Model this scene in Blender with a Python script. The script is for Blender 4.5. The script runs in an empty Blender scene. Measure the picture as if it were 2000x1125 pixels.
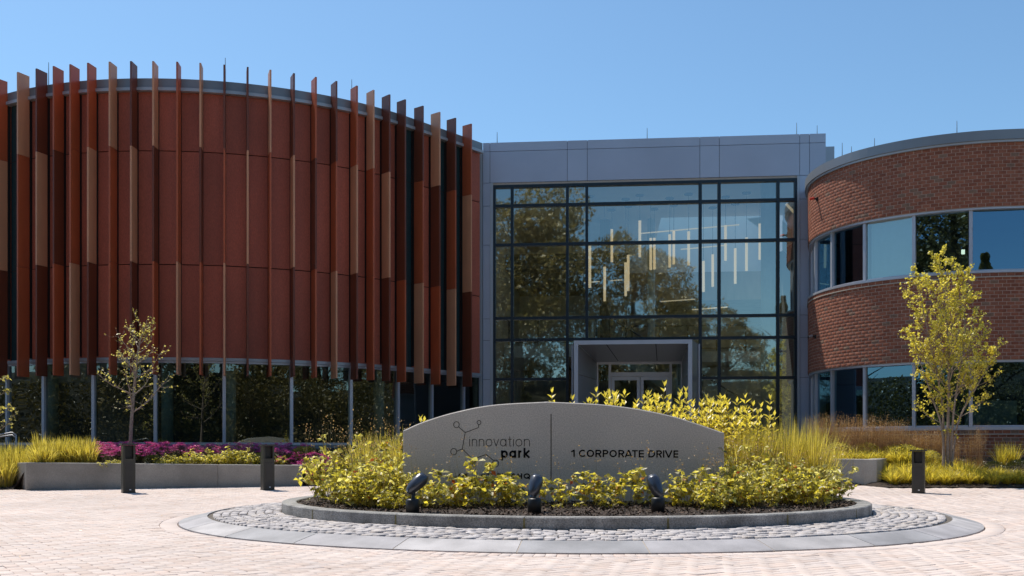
import bpy, math, random
import numpy as np
from mathutils import Vector, Matrix

random.seed(7)
RNG = np.random.default_rng(7)
C = bpy.context.scene.collection
SC = bpy.context.scene
PI = math.pi
rad = math.radians

# ------------------------------------------------------------------ camera, sky, sun, exposure
F, HY, EYE = 1950.0, 880.0, 0.95          # focal length in pixels of the 2000 px photo, horizon row, eye height
cam_d = bpy.data.cameras.new('camera')
cam = bpy.data.objects.new('camera', cam_d)
C.objects.link(cam)
cam.location = (0, 0, EYE)
cam.rotation_euler = (rad(90), 0, 0)
cam_d.sensor_width = 36
cam_d.lens = F / 2000 * 36
cam_d.shift_y = (HY - 562.5) / 2000
cam_d.clip_start = 0.1
cam_d.clip_end = 3000
SC.camera = cam
SUN_EL, SUN_AZ = 60.5, -43.0              # azimuth measured from +Y, clockwise
sdir = Vector((math.sin(rad(SUN_AZ)) * math.cos(rad(SUN_EL)), math.cos(rad(SUN_AZ)) * math.cos(rad(SUN_EL)), math.sin(rad(SUN_EL))))
world = bpy.data.worlds.new('World')
SC.world = world
world.use_nodes = True
wn = world.node_tree.nodes
bg = wn['Background']
sky = wn.new('ShaderNodeTexSky')
sky.sky_type = 'NISHITA'
sky.sun_disc = False
sky.sun_elevation = rad(SUN_EL)
sky.sun_rotation = rad(SUN_AZ)
sky.altitude = 0
sky.air_density = 1.0
sky.dust_density = 0.6
sky.ozone_density = 1.5
tint = wn.new('ShaderNodeVectorMath')
tint.operation = 'MULTIPLY'
tint.inputs[1].default_value = (0.82, 1.05, 1.13)
world.node_tree.links.new(sky.outputs[0], tint.inputs[0])
world.node_tree.links.new(tint.outputs[0], bg.inputs[0])
bg.inputs[1].default_value = 0.135
sun_d = bpy.data.lights.new('sun', 'SUN')
sun_d.energy = 5.0
sun_d.angle = rad(0.53)
sun_d.color = (1.0, 0.93, 0.83)
sun = bpy.data.objects.new('sun', sun_d)
C.objects.link(sun)
sun.rotation_euler = sdir.to_track_quat('Z', 'Y').to_euler()
sun.location = (0, 0, 40)
SC.view_settings.view_transform = 'Standard'
SC.view_settings.look = 'None'
SC.view_settings.exposure = 0.0
SC.view_settings.gamma = 1.0
SC.view_settings.use_curve_mapping = False
SC.cycles.max_bounces = 8
SC.cycles.transparent_max_bounces = 16
SC.cycles.sample_clamp_indirect = 6


def W(px, py, D):
    """world point seen at photo pixel (px, py) at depth D"""
    return Vector(((px - 1000) * D / F, D, EYE + (HY - py) * D / F))


def ZR(v):
    return EYE + v


# ------------------------------------------------------------------ materials
def _nt(name):
    m = bpy.data.materials.new(name)
    m.use_nodes = True
    return m, m.node_tree.nodes, m.node_tree.links, m.node_tree.nodes['Principled BSDF']


def mat(name, col, rough=0.6, metal=0.0, var=0.0, scale=8.0, bump=0.0, bscale=60.0, col2=None, spec=0.5, vstretch=1.0, detail=4.0, speck=0.0, sscale=160.0):
    m, n, l, p = _nt(name)
    p.inputs['Base Color'].default_value = (*col, 1)
    p.inputs['Roughness'].default_value = rough
    p.inputs['Metallic'].default_value = metal
    p.inputs['Specular IOR Level'].default_value = spec
    if var or col2 or bump:
        tc = n.new('ShaderNodeTexCoord')
        mp = n.new('ShaderNodeMapping')
        mp.inputs['Scale'].default_value = (1, 1, vstretch)
        geo = n.new('ShaderNodeNewGeometry')
        l.new(geo.outputs['Position'], mp.inputs[0])
    if var or col2:
        nz = n.new('ShaderNodeTexNoise')
        nz.inputs['Scale'].default_value = scale
        nz.inputs['Detail'].default_value = detail
        l.new(mp.outputs[0], nz.inputs['Vector'])
        mr = n.new('ShaderNodeMapRange')
        mr.inputs[1].default_value = 0.3
        mr.inputs[2].default_value = 0.7
        l.new(nz.outputs[0], mr.inputs[0])
        mx = n.new('ShaderNodeMix')
        mx.data_type = 'RGBA'
        c2 = col2 or tuple(min(1, c * (1 + var)) for c in col)
        c1 = col if col2 else tuple(c * (1 - var) for c in col)
        mx.inputs[6].default_value = (*c1, 1)
        mx.inputs[7].default_value = (*c2, 1)
        l.new(mr.outputs[0], mx.inputs[0])
        out = mx.outputs[2]
        if speck:
            n2 = n.new('ShaderNodeTexNoise')
            n2.inputs['Scale'].default_value = sscale
            n2.inputs['Detail'].default_value = 2
            l.new(mp.outputs[0], n2.inputs['Vector'])
            r2 = n.new('ShaderNodeMapRange')
            r2.inputs[1].default_value = 0.35
            r2.inputs[2].default_value = 0.65
            r2.inputs[3].default_value = 1 - speck
            r2.inputs[4].default_value = 1 + speck
            l.new(n2.outputs[0], r2.inputs[0])
            vm = n.new('ShaderNodeVectorMath')
            vm.operation = 'SCALE'
            l.new(out, vm.inputs[0])
            l.new(r2.outputs[0], vm.inputs[3])
            out = vm.outputs[0]
        l.new(out, p.inputs['Base Color'])
    if bump:
        nb = n.new('ShaderNodeTexNoise')
        nb.inputs['Scale'].default_value = bscale
        nb.inputs['Detail'].default_value = 4
        l.new(mp.outputs[0], nb.inputs['Vector'])
        b = n.new('ShaderNodeBump')
        b.inputs['Strength'].default_value = bump
        b.inputs['Distance'].default_value = 0.02
        l.new(nb.outputs[0], b.inputs['Height'])
        l.new(b.outputs[0], p.inputs['Normal'])
    return m


def leafmat(name, cols, trans=0.5, rough=0.38, scale=9.0):
    """leaf: colour varies leaf by leaf (one island = one leaf), diffuse, gloss and light passing through"""
    m, n, l, p = _nt(name)
    geo = n.new('ShaderNodeNewGeometry')
    cr = n.new('ShaderNodeValToRGB')
    cr.color_ramp.elements[0].color = (*cols[0], 1)
    cr.color_ramp.elements[1].color = (*cols[-1], 1)
    for i, c in enumerate(cols[1:-1]):
        e = cr.color_ramp.elements.new((i + 1) / (len(cols) - 1))
        e.color = (*c, 1)
    l.new(geo.outputs['Random Per Island'], cr.inputs[0])
    l.new(cr.outputs[0], p.inputs['Base Color'])
    p.inputs['Roughness'].default_value = rough
    p.inputs['Specular IOR Level'].default_value = 0.7
    tr = n.new('ShaderNodeBsdfTranslucent')
    vm = n.new('ShaderNodeVectorMath')
    vm.operation = 'MULTIPLY'
    vm.inputs[1].default_value = (1.5, 1.46, 0.85)
    l.new(cr.outputs[0], vm.inputs[0])
    l.new(vm.outputs[0], tr.inputs[0])
    mx = n.new('ShaderNodeMixShader')
    mx.inputs[0].default_value = trans
    l.new(p.outputs[0], mx.inputs[1])
    l.new(tr.outputs[0], mx.inputs[2])
    l.new(mx.outputs[0], n['Material Output'].inputs[0])
    return m


def glassmat(name, tint, refl, fac, wobble=0.0, wscale=0.8, rough=0.0):
    """thin window glass: a mirror share and a tinted see-through share"""
    m, n, l, p = _nt(name)
    n.remove(p)
    tr = n.new('ShaderNodeBsdfTransparent')
    tr.inputs[0].default_value = (*tint, 1)
    gl = n.new('ShaderNodeBsdfGlossy')
    gl.inputs['Color'].default_value = (*refl, 1)
    gl.inputs['Roughness'].default_value = rough
    lw = n.new('ShaderNodeLayerWeight')
    lw.inputs[0].default_value = 0.35
    ad = n.new('ShaderNodeMath')
    ad.operation = 'MULTIPLY_ADD'
    ad.inputs[1].default_value = 0.8
    ad.inputs[2].default_value = fac
    ad.use_clamp = True
    l.new(lw.outputs['Fresnel'], ad.inputs[0])
    mx = n.new('ShaderNodeMixShader')
    l.new(ad.outputs[0], mx.inputs[0])
    l.new(tr.outputs[0], mx.inputs[1])
    l.new(gl.outputs[0], mx.inputs[2])
    l.new(mx.outputs[0], n['Material Output'].inputs[0])
    if wobble:
        geo = n.new('ShaderNodeNewGeometry')
        nb = n.new('ShaderNodeTexNoise')
        nb.inputs['Scale'].default_value = wscale
        nb.inputs['Detail'].default_value = 1.5
        l.new(geo.outputs['Position'], nb.inputs['Vector'])
        b = n.new('ShaderNodeBump')
        b.inputs['Strength'].default_value = 1.0
        b.inputs['Distance'].default_value = wobble
        l.new(nb.outputs[0], b.inputs['Height'])
        l.new(b.outputs[0], gl.inputs['Normal'])
    return m


def finmat(name, col):
    """finely perforated painted sheet: holes far below pixel size let part of the light through"""
    m = mat(name, col, 0.45, 0.0, 0.07, 3.0, 0.0, vstretch=0.4)
    n, l = m.node_tree.nodes, m.node_tree.links
    p = n['Principled BSDF']
    tr = n.new('ShaderNodeBsdfTransparent')
    mx = n.new('ShaderNodeMixShader')
    mx.inputs[0].default_value = 0.13
    l.new(p.outputs[0], mx.inputs[1])
    l.new(tr.outputs[0], mx.inputs[2])
    l.new(mx.outputs[0], n['Material Output'].inputs[0])
    return m


def emit(name, col, s):
    m, n, l, p = _nt(name)
    p.inputs['Base Color'].default_value = (*col, 1)
    p.inputs['Emission Color'].default_value = (*col, 1)
    p.inputs['Emission Strength'].default_value = s
    return m


M = {}
M['fin_R'] = finmat('fin_rust', (0.50, 0.108, 0.038))
M['fin_T'] = finmat('fin_tan', (0.70, 0.32, 0.17))
M['fin_D'] = finmat('fin_dark', (0.185, 0.047, 0.021))
PANELS = [mat('rust_wall_panel_%d' % i, tuple(c * k for c in (0.45, 0.108, 0.060)), 0.6, 0, 0.16, 0.9, 0.12, 140, speck=0.12, sscale=45, vstretch=.35) for i, k in enumerate((1.0, 0.9, 1.08))]
M['backing'] = mat('dark_backing', (0.018, 0.014, 0.013), 0.9, 0, 0.1)
M['fascia'] = mat('grey_metal_fascia', (0.24, 0.255, 0.275), 0.42, 0.35, 0.06, 1.0)
M['fascia_light'] = mat('light_metal_trim', (0.42, 0.44, 0.47), 0.4, 0.3, 0.05, 1.0)
M['clad'] = mat('silver_cladding', (0.46, 0.48, 0.56), 0.42, 0.35, 0.05, 0.7)
M['clad2'] = mat('silver_cladding_b', (0.44, 0.46, 0.54), 0.45, 0.35, 0.05, 0.7)
M['alu'] = mat('aluminium_frame', (0.50, 0.51, 0.56), 0.38, 0.4, 0.04, 2.0)
M['mull'] = mat('dark_blue_mullion', (0.012, 0.022, 0.032), 0.35, 0.2, 0.1)
M['soffit'] = mat('soffit_panel', (0.30, 0.295, 0.31), 0.35, 0.3, 0.06, 0.8)
M['joint'] = mat('joint_shadow_gap', (0.03, 0.03, 0.035), 0.9, 0, 0.05)
M['glass_box'] = glassmat('lobby_glass', (0.84, 0.94, 0.90), (0.86, 0.99, 0.98), 0.28, 0.005, 0.6, 0.018)
M['glass_low'] = glassmat('ground_floor_glass', (0.42, 0.55, 0.52), (0.80, 0.92, 0.92), 0.13, 0.006, 0.6)
M['glass_brick'] = glassmat('office_glass', (0.28, 0.42, 0.42), (0.40, 0.72, 1.0), 0.22, 0.002, 0.5)
M['glass_dark'] = mat('dark_strip_glass', (0.025, 0.048, 0.052), 0.15, 0, 0.1, spec=0.5)
M['blind'] = mat('roller_blind', (0.34, 0.50, 0.55), 0.8, 0, 0.03)
M['mortar'] = mat('mortar', (0.46, 0.32, 0.25), 0.9, 0, 0.15, 6, 0.2, 90)
BRICKS = []
for i, c in enumerate([(0.30, 0.112, 0.066), (0.28, 0.10, 0.060), (0.33, 0.128, 0.078), (0.25, 0.09, 0.055), (0.30, 0.122, 0.078), (0.24, 0.145, 0.10)]):
    BRICKS.append(mat('brick_face_%d' % i, c, 0.85, 0, 0.16, 9, 0.3, 120, spec=0.25))
M['stone'] = mat('cast_stone', (0.42, 0.36, 0.30), 0.8, 0, 0.08)
M['granite'] = mat('sign_granite', (0.56, 0.51, 0.45), 0.75, 0, 0.08, 0.9, 0.05, 300, speck=0.17, sscale=70)
M['kerb'] = mat('granite_kerb', (0.26, 0.25, 0.235), 0.8, 0, 0.38, 3.5, 0.5, 40, speck=0.30, sscale=70)
M['kerb_stain'] = mat('mossy_joint', (0.17, 0.145, 0.06), 0.9, 0, 0.3, 20)
RINGM = [mat('grey_ring_stone_%d' % i, c, 0.75, 0, 0.24, 2.6, 0.15, 80, speck=0.10) for i, c in enumerate([(0.38, 0.36, 0.365), (0.43, 0.405, 0.40), (0.33, 0.32, 0.325)])]
M['concrete'] = mat('planter_concrete', (0.31, 0.29, 0.255), 0.85, 0, 0.30, 0.9, 0.15, 60, speck=0.09, sscale=45)
M['sand'] = mat('joint_sand', (0.26, 0.19, 0.145), 0.95, 0, 0.2, 8)
M['sand_dark'] = mat('cobble_joint', (0.12, 0.10, 0.08), 0.95, 0, 0.3, 14)
PAVE = [mat('paver_%d' % i, c, 0.85, 0, 0.11, 0.55, 0.2, 70, spec=0.3, detail=7.0, speck=0.05) for i, c in enumerate([(0.60, 0.50, 0.445), (0.635, 0.535, 0.48), (0.57, 0.46, 0.40), (0.625, 0.50, 0.435), (0.60, 0.51, 0.465)])]
COB = [mat('cobble_%d' % i, c, 0.8, 0, 0.12, 5, 0.35, 50, spec=0.3) for i, c in enumerate([(0.47, 0.435, 0.43), (0.53, 0.49, 0.48), (0.42, 0.39, 0.385), (0.50, 0.45, 0.42)])]
M['mulch'] = mat('dark_mulch', (0.040, 0.026, 0.018), 0.95, 0, 0.5, 30, 0.8, 40)
MCHIP = [mat('mulch_chip_%d' % i, c, 0.9, 0, 0.3, 30) for i, c in enumerate([(0.055, 0.034, 0.024), (0.030, 0.020, 0.016), (0.11, 0.065, 0.042), (0.15, 0.11, 0.085)])]
M['black'] = mat('black_metal', (0.018, 0.018, 0.018), 0.45, 0.2, 0.1)
M['bronze'] = mat('dark_bronze_metal', (0.050, 0.049, 0.041), 0.45, 0.3, 0.08, 3)
M['lens'] = mat('bollard_louvre', (0.035, 0.033, 0.030), 0.5, 0.1, 0.1)
M['chrome'] = mat('polished_spot_head', (0.10, 0.105, 0.12), 0.28, 0.7, 0.05)
M['ink'] = mat('black_engraving', (0.004, 0.004, 0.005), 0.7, 0, 0.0, spec=0.15)
M['white'] = mat('white_sticker', (0.7, 0.7, 0.7), 0.6)
M['red'] = mat('red_cap', (0.55, 0.045, 0.025), 0.5)
M['steel'] = mat('steel_rod', (0.35, 0.35, 0.36), 0.35, 0.8, 0.05)
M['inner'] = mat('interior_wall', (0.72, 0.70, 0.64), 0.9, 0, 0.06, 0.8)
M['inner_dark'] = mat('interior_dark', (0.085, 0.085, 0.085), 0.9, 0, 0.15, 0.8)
M['inner_wood'] = mat('interior_wood', (0.42, 0.32, 0.22), 0.6, 0, 0.2, 3, vstretch=0.2)
M['inner_floor'] = mat('interior_floor', (0.50, 0.46, 0.40), 0.5, 0, 0.08, 1.0)
M['teal'] = mat('interior_column', (0.50, 0.58, 0.58), 0.7, 0, 0.04)
M['lamp'] = emit('warm_lamp_tube', (1.0, 0.74, 0.46), 0.55)
M['lampline'] = emit('warm_lamp_strip', (1.0, 0.78, 0.52), 0.38)
M['sconce'] = emit('small_white_lamp', (1.0, 0.92, 0.75), 3.0)
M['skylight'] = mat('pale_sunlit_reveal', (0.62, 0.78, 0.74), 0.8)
M['bark'] = mat('pale_bark', (0.30, 0.235, 0.19), 0.85, 0, 0.3, 25, 0.4, 60)
M['bark_dark'] = mat('dark_bark', (0.10, 0.075, 0.055), 0.9, 0, 0.3, 10, 0.5, 20)
M['stem'] = mat('plant_stem', (0.30, 0.24, 0.09), 0.7, 0, 0.3, 30)
M['grass'] = mat('lawn', (0.075, 0.085, 0.025), 0.95, 0, 0.35, 1.2, 0.6, 40)
M['asphalt'] = mat('asphalt', (0.055, 0.055, 0.055), 0.9, 0, 0.15, 4, 0.3, 90)
M['walk'] = mat('walk_concrete', (0.42, 0.39, 0.36), 0.85, 0, 0.1, 1.5)
YG = [(0.09, 0.09, 0.025), (0.50, 0.44, 0.07), (0.70, 0.61, 0.10), (0.28, 0.27, 0.06), (0.78, 0.72, 0.38), (0.58, 0.51, 0.08), (0.10, 0.105, 0.03), (0.66, 0.62, 0.28)]  # dark olives put shade between leaves into the colour, pale tones the highlights
M['leaf'] = leafmat('perennial_leaf', YG, 0.6)
M['leaf_big'] = leafmat('large_leaf', [(0.58, 0.50, 0.09), (0.76, 0.65, 0.13), (0.46, 0.40, 0.08)], 0.5)
M['leaf_tree'] = leafmat('tree_leaf', [(0.36, 0.33, 0.05), (0.68, 0.60, 0.09), (0.82, 0.75, 0.24), (0.58, 0.52, 0.07)], 0.5)
M['leaf_pale'] = leafmat('pale_leaf', [(0.34, 0.30, 0.10), (0.60, 0.54, 0.18), (0.70, 0.62, 0.24)], 0.5)
M['leaf_red'] = leafmat('turning_leaf', [(0.42, 0.06, 0.02), (0.5, 0.16, 0.03), (0.5, 0.30, 0.04)], 0.45)
M['blade'] = leafmat('grass_blade', [(0.16, 0.14, 0.035), (0.52, 0.44, 0.07), (0.70, 0.59, 0.13), (0.34, 0.29, 0.06), (0.78, 0.67, 0.26)], 0.55)
M['sedge'] = leafmat('sedge_blade', [(0.12, 0.11, 0.025), (0.50, 0.43, 0.055), (0.76, 0.63, 0.11), (0.26, 0.23, 0.04), (0.80, 0.68, 0.20)], 0.55)
M['tan'] = leafmat('dry_grass', [(0.24, 0.13, 0.05), (0.50, 0.31, 0.15), (0.66, 0.48, 0.28)], 0.35)
M['magenta'] = leafmat('magenta_floret', [(0.34, 0.02, 0.18), (0.68, 0.07, 0.38), (0.82, 0.20, 0.56)], 0.25)
M['green_dark'] = leafmat('dark_leaf', [(0.03, 0.04, 0.012), (0.06, 0.07, 0.02), (0.10, 0.10, 0.03)], 0.3)
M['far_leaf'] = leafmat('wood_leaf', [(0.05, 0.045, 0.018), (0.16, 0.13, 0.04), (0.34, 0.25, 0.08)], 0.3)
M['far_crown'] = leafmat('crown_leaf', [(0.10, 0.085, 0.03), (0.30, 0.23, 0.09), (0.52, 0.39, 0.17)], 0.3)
M['far_needle'] = leafmat('needle_leaf', [(0.07, 0.065, 0.025), (0.20, 0.16, 0.05), (0.40, 0.29, 0.09)], 0.3)


# ------------------------------------------------------------------ objects and meshes
def tag(o, label=None, cat=None, group=None, kind=None):
    if label: o['label'] = label
    if cat: o['category'] = cat
    if group: o['group'] = group
    if kind: o['kind'] = kind
    return o


def empty(name, loc=(0, 0, 0), label=None, cat=None, group=None):
    o = bpy.data.objects.new(name, None)
    o.empty_display_size = 0.2
    C.objects.link(o)
    o.location = loc
    return tag(o, label, cat, group)


def link(name, me, parent=None, mats=None, world=True):
    """world=True: the mesh is written in world coordinates, so undo the parent's place"""
    o = bpy.data.objects.new(name, me)
    C.objects.link(o)
    if mats:
        for m in (mats if isinstance(mats, (list, tuple)) else [mats]):
            me.materials.append(m)
    if parent is not None:
        o.parent = parent
        if world:
            o.matrix_parent_inverse = wmat(parent).inverted()
    return o


def wmat(o):
    mt = Matrix.LocRotScale(o.location, o.rotation_euler, o.scale)
    if o.parent is not None:
        mt = wmat(o.parent) @ o.matrix_parent_inverse @ mt
    return mt


class MB:
    def __init__(s):
        s.v, s.f, s.m = [], [], []

    def add(s, vs, fs, mi=0):
        b = len(s.v)
        s.v.extend([tuple(x) for x in vs])
        s.f.extend([tuple(b + i for i in q) for q in fs])
        s.m.extend([mi] * len(fs))

    def hexa(s, p, mi=0):
        """8 points: bottom ring 0-3, top ring 4-7"""
        s.add(p, [(3, 2, 1, 0), (4, 5, 6, 7), (0, 1, 5, 4), (1, 2, 6, 5), (2, 3, 7, 6), (3, 0, 4, 7)], mi)

    def box(s, c, size, rz=0.0, mi=0):
        cx, cy, cz = c
        a, b, h = size[0] / 2, size[1] / 2, size[2] / 2
        co, si = math.cos(rz), math.sin(rz)
        r = [(cx + x * co - y * si, cy + x * si + y * co) for x, y in ((-a, -b), (a, -b), (a, b), (-a, b))]
        s.hexa([(x, y, cz - h) for x, y in r] + [(x, y, cz + h) for x, y in r], mi)

    def quad(s, a, b, c, d, mi=0):
        s.add([a, b, c, d], [(0, 1, 2, 3)], mi)

    def tube(s, pts, radii, n=7, mi=0, cap=True):
        pts = [Vector(p) for p in pts]
        if not hasattr(radii, '__len__'): radii = [radii] * len(pts)
        rings = []
        for i, p in enumerate(pts):
            t = (pts[min(i + 1, len(pts) - 1)] - pts[max(i - 1, 0)])
            t = t.normalized() if t.length > 1e-9 else Vector((0, 0, 1))
            up = Vector((0, 1, 0)) if abs(t.y) < 0.9 else Vector((1, 0, 0))
            a = t.cross(up).normalized(); b = t.cross(a)
            rings.append([p + (a * math.cos(2 * PI * k / n) + b * math.sin(2 * PI * k / n)) * radii[i] for k in range(n)])
        vs = [q for r in rings for q in r]
        fs = []
        for i in range(len(pts) - 1):
            for k in range(n):
                k2 = (k + 1) % n
                fs.append((i * n + k, i * n + k2, (i + 1) * n + k2, (i + 1) * n + k))
        if cap:
            fs.append(tuple(range(n)))
            fs.append(tuple((len(pts) - 1) * n + k for k in reversed(range(n))))
        s.add(vs, fs, mi)

    def lathe(s, c, prof, n=20, mi=0):
        cx, cy = c
        vs = [(cx + r * math.cos(2 * PI * k / n), cy + r * math.sin(2 * PI * k / n), z) for r, z in prof for k in range(n)]
        fs = []
        for i in range(len(prof) - 1):
            for k in range(n):
                k2 = (k + 1) % n
                fs.append((i * n + k, i * n + k2, (i + 1) * n + k2, (i + 1) * n + k))
        fs.append(tuple(reversed(range(n))))
        fs.append(tuple((len(prof) - 1) * n + k for k in range(n)))
        s.add(vs, fs, mi)

    def ribbon(s, cv, s0, s1, o0, o1, z0, z1, ds=0.3, mi=0):
        """solid band along a curve between arc lengths s0..s1, offsets o0 (inner) .. o1 (outer), heights z0..z1"""
        k = max(1, int(math.ceil((s1 - s0) / ds)))
        vs = []
        for i in range(k + 1):
            t = s0 + (s1 - s0) * i / k
            a = cv.at(t, o0); b = cv.at(t, o1)
            vs += [(b[0], b[1], z0), (a[0], a[1], z0), (a[0], a[1], z1), (b[0], b[1], z1)]
        fs = []
        for i in range(k):
            for q in range(4):
                fs.append((i * 4 + q, i * 4 + (q + 1) % 4, (i + 1) * 4 + (q + 1) % 4, (i + 1) * 4 + q))
        fs.append((3, 2, 1, 0)); e = k * 4
        fs.append((e, e + 1, e + 2, e + 3))
        s.add(vs, fs, mi)

    def mesh(s, name, smooth=False):
        me = bpy.data.meshes.new(name)
        me.from_pydata(s.v, [], s.f)
        if any(s.m):
            me.polygons.foreach_set('material_index', s.m)
        if smooth:
            me.polygons.foreach_set('use_smooth', [True] * len(s.f))
        me.update()
        return me

    def build(s, name, mats, parent=None, smooth=False, world=True):
        return link(name, s.mesh(name, smooth), parent, mats, world)


def np_mesh(name, V, Fq, mi=None, smooth=False):
    me = bpy.data.meshes.new(name)
    k = Fq.shape[1]
    me.vertices.add(len(V)); me.vertices.foreach_set('co', np.asarray(V, dtype=np.float32).ravel())
    me.loops.add(Fq.size); me.loops.foreach_set('vertex_index', Fq.astype(np.int32).ravel())
    me.polygons.add(len(Fq)); me.polygons.foreach_set('loop_start', np.arange(0, Fq.size, k, dtype=np.int32))
    if mi is not None: me.polygons.foreach_set('material_index', np.asarray(mi, dtype=np.int32))
    if smooth: me.polygons.foreach_set('use_smooth', np.ones(len(Fq), dtype=bool))
    me.update(calc_edges=True)
    return me


class Curve:
    """a plan curve; normal points towards the plaza"""
    def __init__(s, pts):
        s.p = [Vector(q) for q in pts]
        s.L = [0.0]
        for a, b in zip(s.p, s.p[1:]): s.L.append(s.L[-1] + (b - a).length)
        s.len = s.L[-1]

    def at(s, t, off=0.0):
        t = max(0, min(s.len, t))
        lo, hi = 0, len(s.L) - 1
        while hi - lo > 1:
            m = (lo + hi) // 2
            if s.L[m] <= t: lo = m
            else: hi = m
        u = (t - s.L[lo]) / max(1e-9, s.L[lo + 1] - s.L[lo])
        p = s.p[lo].lerp(s.p[lo + 1], u)
        n = s.normal(t)
        return (p.x + n.x * off, p.y + n.y * off)

    def tangent(s, t):
        e = 0.12
        a = s._raw(max(0, t - e)); b = s._raw(min(s.len, t + e))
        return (b - a).normalized()

    def _raw(s, t):
        lo, hi = 0, len(s.L) - 1
        while hi - lo > 1:
            m = (lo + hi) // 2
            if s.L[m] <= t: lo = m
            else: hi = m
        u = (t - s.L[lo]) / max(1e-9, s.L[lo + 1] - s.L[lo])
        return s.p[lo].lerp(s.p[lo + 1], u)

    def normal(s, t):
        d = s.tangent(t)
        return Vector((d.y, -d.x))

    def px(s, t, off=0.0):
        x, y = s.at(t, off)
        return 1000 + x / y * F

    def find(s, px, off=0.0, a=0.0, b=None):
        b = s.len if b is None else b
        for _ in range(50):
            m = (a + b) / 2
            if s.px(m, off) < px: a = m
            else: b = m
        return (a + b) / 2


def catmull(P, k=14):
    P = [Vector(p) for p in P]
    P = [P[0] * 2 - P[1]] + P + [P[-1] * 2 - P[-2]]
    out = []
    for i in range(1, len(P) - 2):
        for j in range(k):
            t = j / k
            a, b, c, d = P[i - 1], P[i], P[i + 1], P[i + 2]
            out.append(0.5 * ((2 * b) + (c - a) * t + (2 * a - 5 * b + 4 * c - d) * t * t + (-a + 3 * b - 3 * c + d) * t ** 3))
    out.append(P[-2])
    return out


# ------------------------------------------------------------------ ground, plaza, ring, island
ICX, ICY = 0.872, 14.59
R_SOLD, R_RING, R_COB, R_K, R_KI = 5.68, 5.45, 5.09, 4.13, 3.93
Z_COB0, Z_COB1, Z_K = 0.092, 0.122, 0.25

g = MB()
g.quad((-600, -500, -0.06), (600, -500, -0.06), (600, 900, -0.06), (-600, 900, -0.06))
tag(g.build('ground', M['grass']), kind='structure')
g = MB()
g.quad((-60, -9, -0.05), (60, -9, -0.05), (60, -3.5, -0.05), (-60, -3.5, -0.05))
tag(g.build('road', M['asphalt']), kind='structure')

# plan of the beds: front edge of the plaza
PL = [Vector((-11.78, 23.4)), Vector((-10.6, 21.8)), Vector((-4.87, 23.2))]       # low planter wall, left
PLZ = [0.66, 0.69, 0.61]
PR = [Vector((6.6, 24.8)), Vector((8.48, 23.2)), Vector((9.3, 24.6))]              # low planter wall, right
KB = 0.885                                                                          # scale of the planting behind the plaza


def gz(y):
    """the plaza rises gently towards the buildings"""
    return max(0.0, 0.032 * (y - 19.2))


def edge_y(x):
    """front edge of the planting ground"""
    if x < -10.6: return 22.0
    if x < -4.87: return 21.8 + (x + 10.6) / 5.73 * 1.4
    if x < 8.5: return 23.3
    return 22.5


def bed_z(x, y):
    """height of the soil in the beds"""
    e = edge_y(x)
    if -10.75 < x < -4.87: return 0.56 + 0.075 * max(0, min(6, y - e))
    if x <= -10.75: return min(1.0, gz(e) + 0.16 * max(0, y - e))
    if x < 8.5: return min(1.02, gz(e) + 0.16 * max(0, y - e))
    return min(0.9, gz(e) + 0.02 + 0.12 * max(0, y - e))


xs = np.concatenate([np.linspace(-34, -14, 12), np.linspace(-13.7, 13, 90), np.linspace(13.5, 34, 14)])
V, Fq = [], []
rows = 22
for x in xs:
    e = edge_y(x) + (0.25 if -10.6 < x < -4.87 else 0.0)
    for j in range(rows):
        y = e + (41 - e) * (j / (rows - 1)) ** 1.6
        V.append((x, y, bed_z(x, y) + (random.uniform(-0.02, 0.02) if j else 0)))
for i in range(len(xs) - 1):
    for j in range(rows - 1):
        a = i * rows + j
        Fq.append((a, a + rows, a + rows + 1, a + 1))
tag(link('planting_bed', np_mesh('planting_bed', np.array(V), np.array(Fq), smooth=True), None, M['mulch']), kind='structure')
g = MB()
for i in range(8):
    y0, y1 = 23.0 + i * 1.4, 24.38 + i * 1.4
    z0, z1 = bed_z(4, y0) + 0.03, bed_z(4, y1) + 0.03
    g.hexa([(2.0, y0, z0 - .1), (6.4, y0, z0 - .1), (6.4, y1, z1 - .1), (2.0, y1, z1 - .1), (2.0, y0, z0), (6.4, y0, z0), (6.4, y1, z1), (2.0, y1, z1)])
tag(g.build('path', M['walk']), kind='structure')


def block_template(L, Wd, Hh, ch):
    """paving stone: chamfered top, no underside"""
    a, b = L / 2, Wd / 2
    v = [(-a, -b, -Hh), (a, -b, -Hh), (a, b, -Hh), (-a, b, -Hh), (-a, -b, -ch), (a, -b, -ch), (a, b, -ch), (-a, b, -ch),
         (-a + ch, -b + ch, 0), (a - ch, -b + ch, 0), (a - ch, b - ch, 0), (-a + ch, b - ch, 0)]
    f = [(0, 1, 5, 4), (1, 2, 6, 5), (2, 3, 7, 6), (3, 0, 4, 7), (4, 5, 9, 8), (5, 6, 10, 9), (6, 7, 11, 10), (7, 4, 8, 11), (8, 9, 10, 11)]
    return np.array(v), np.array(f)


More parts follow.
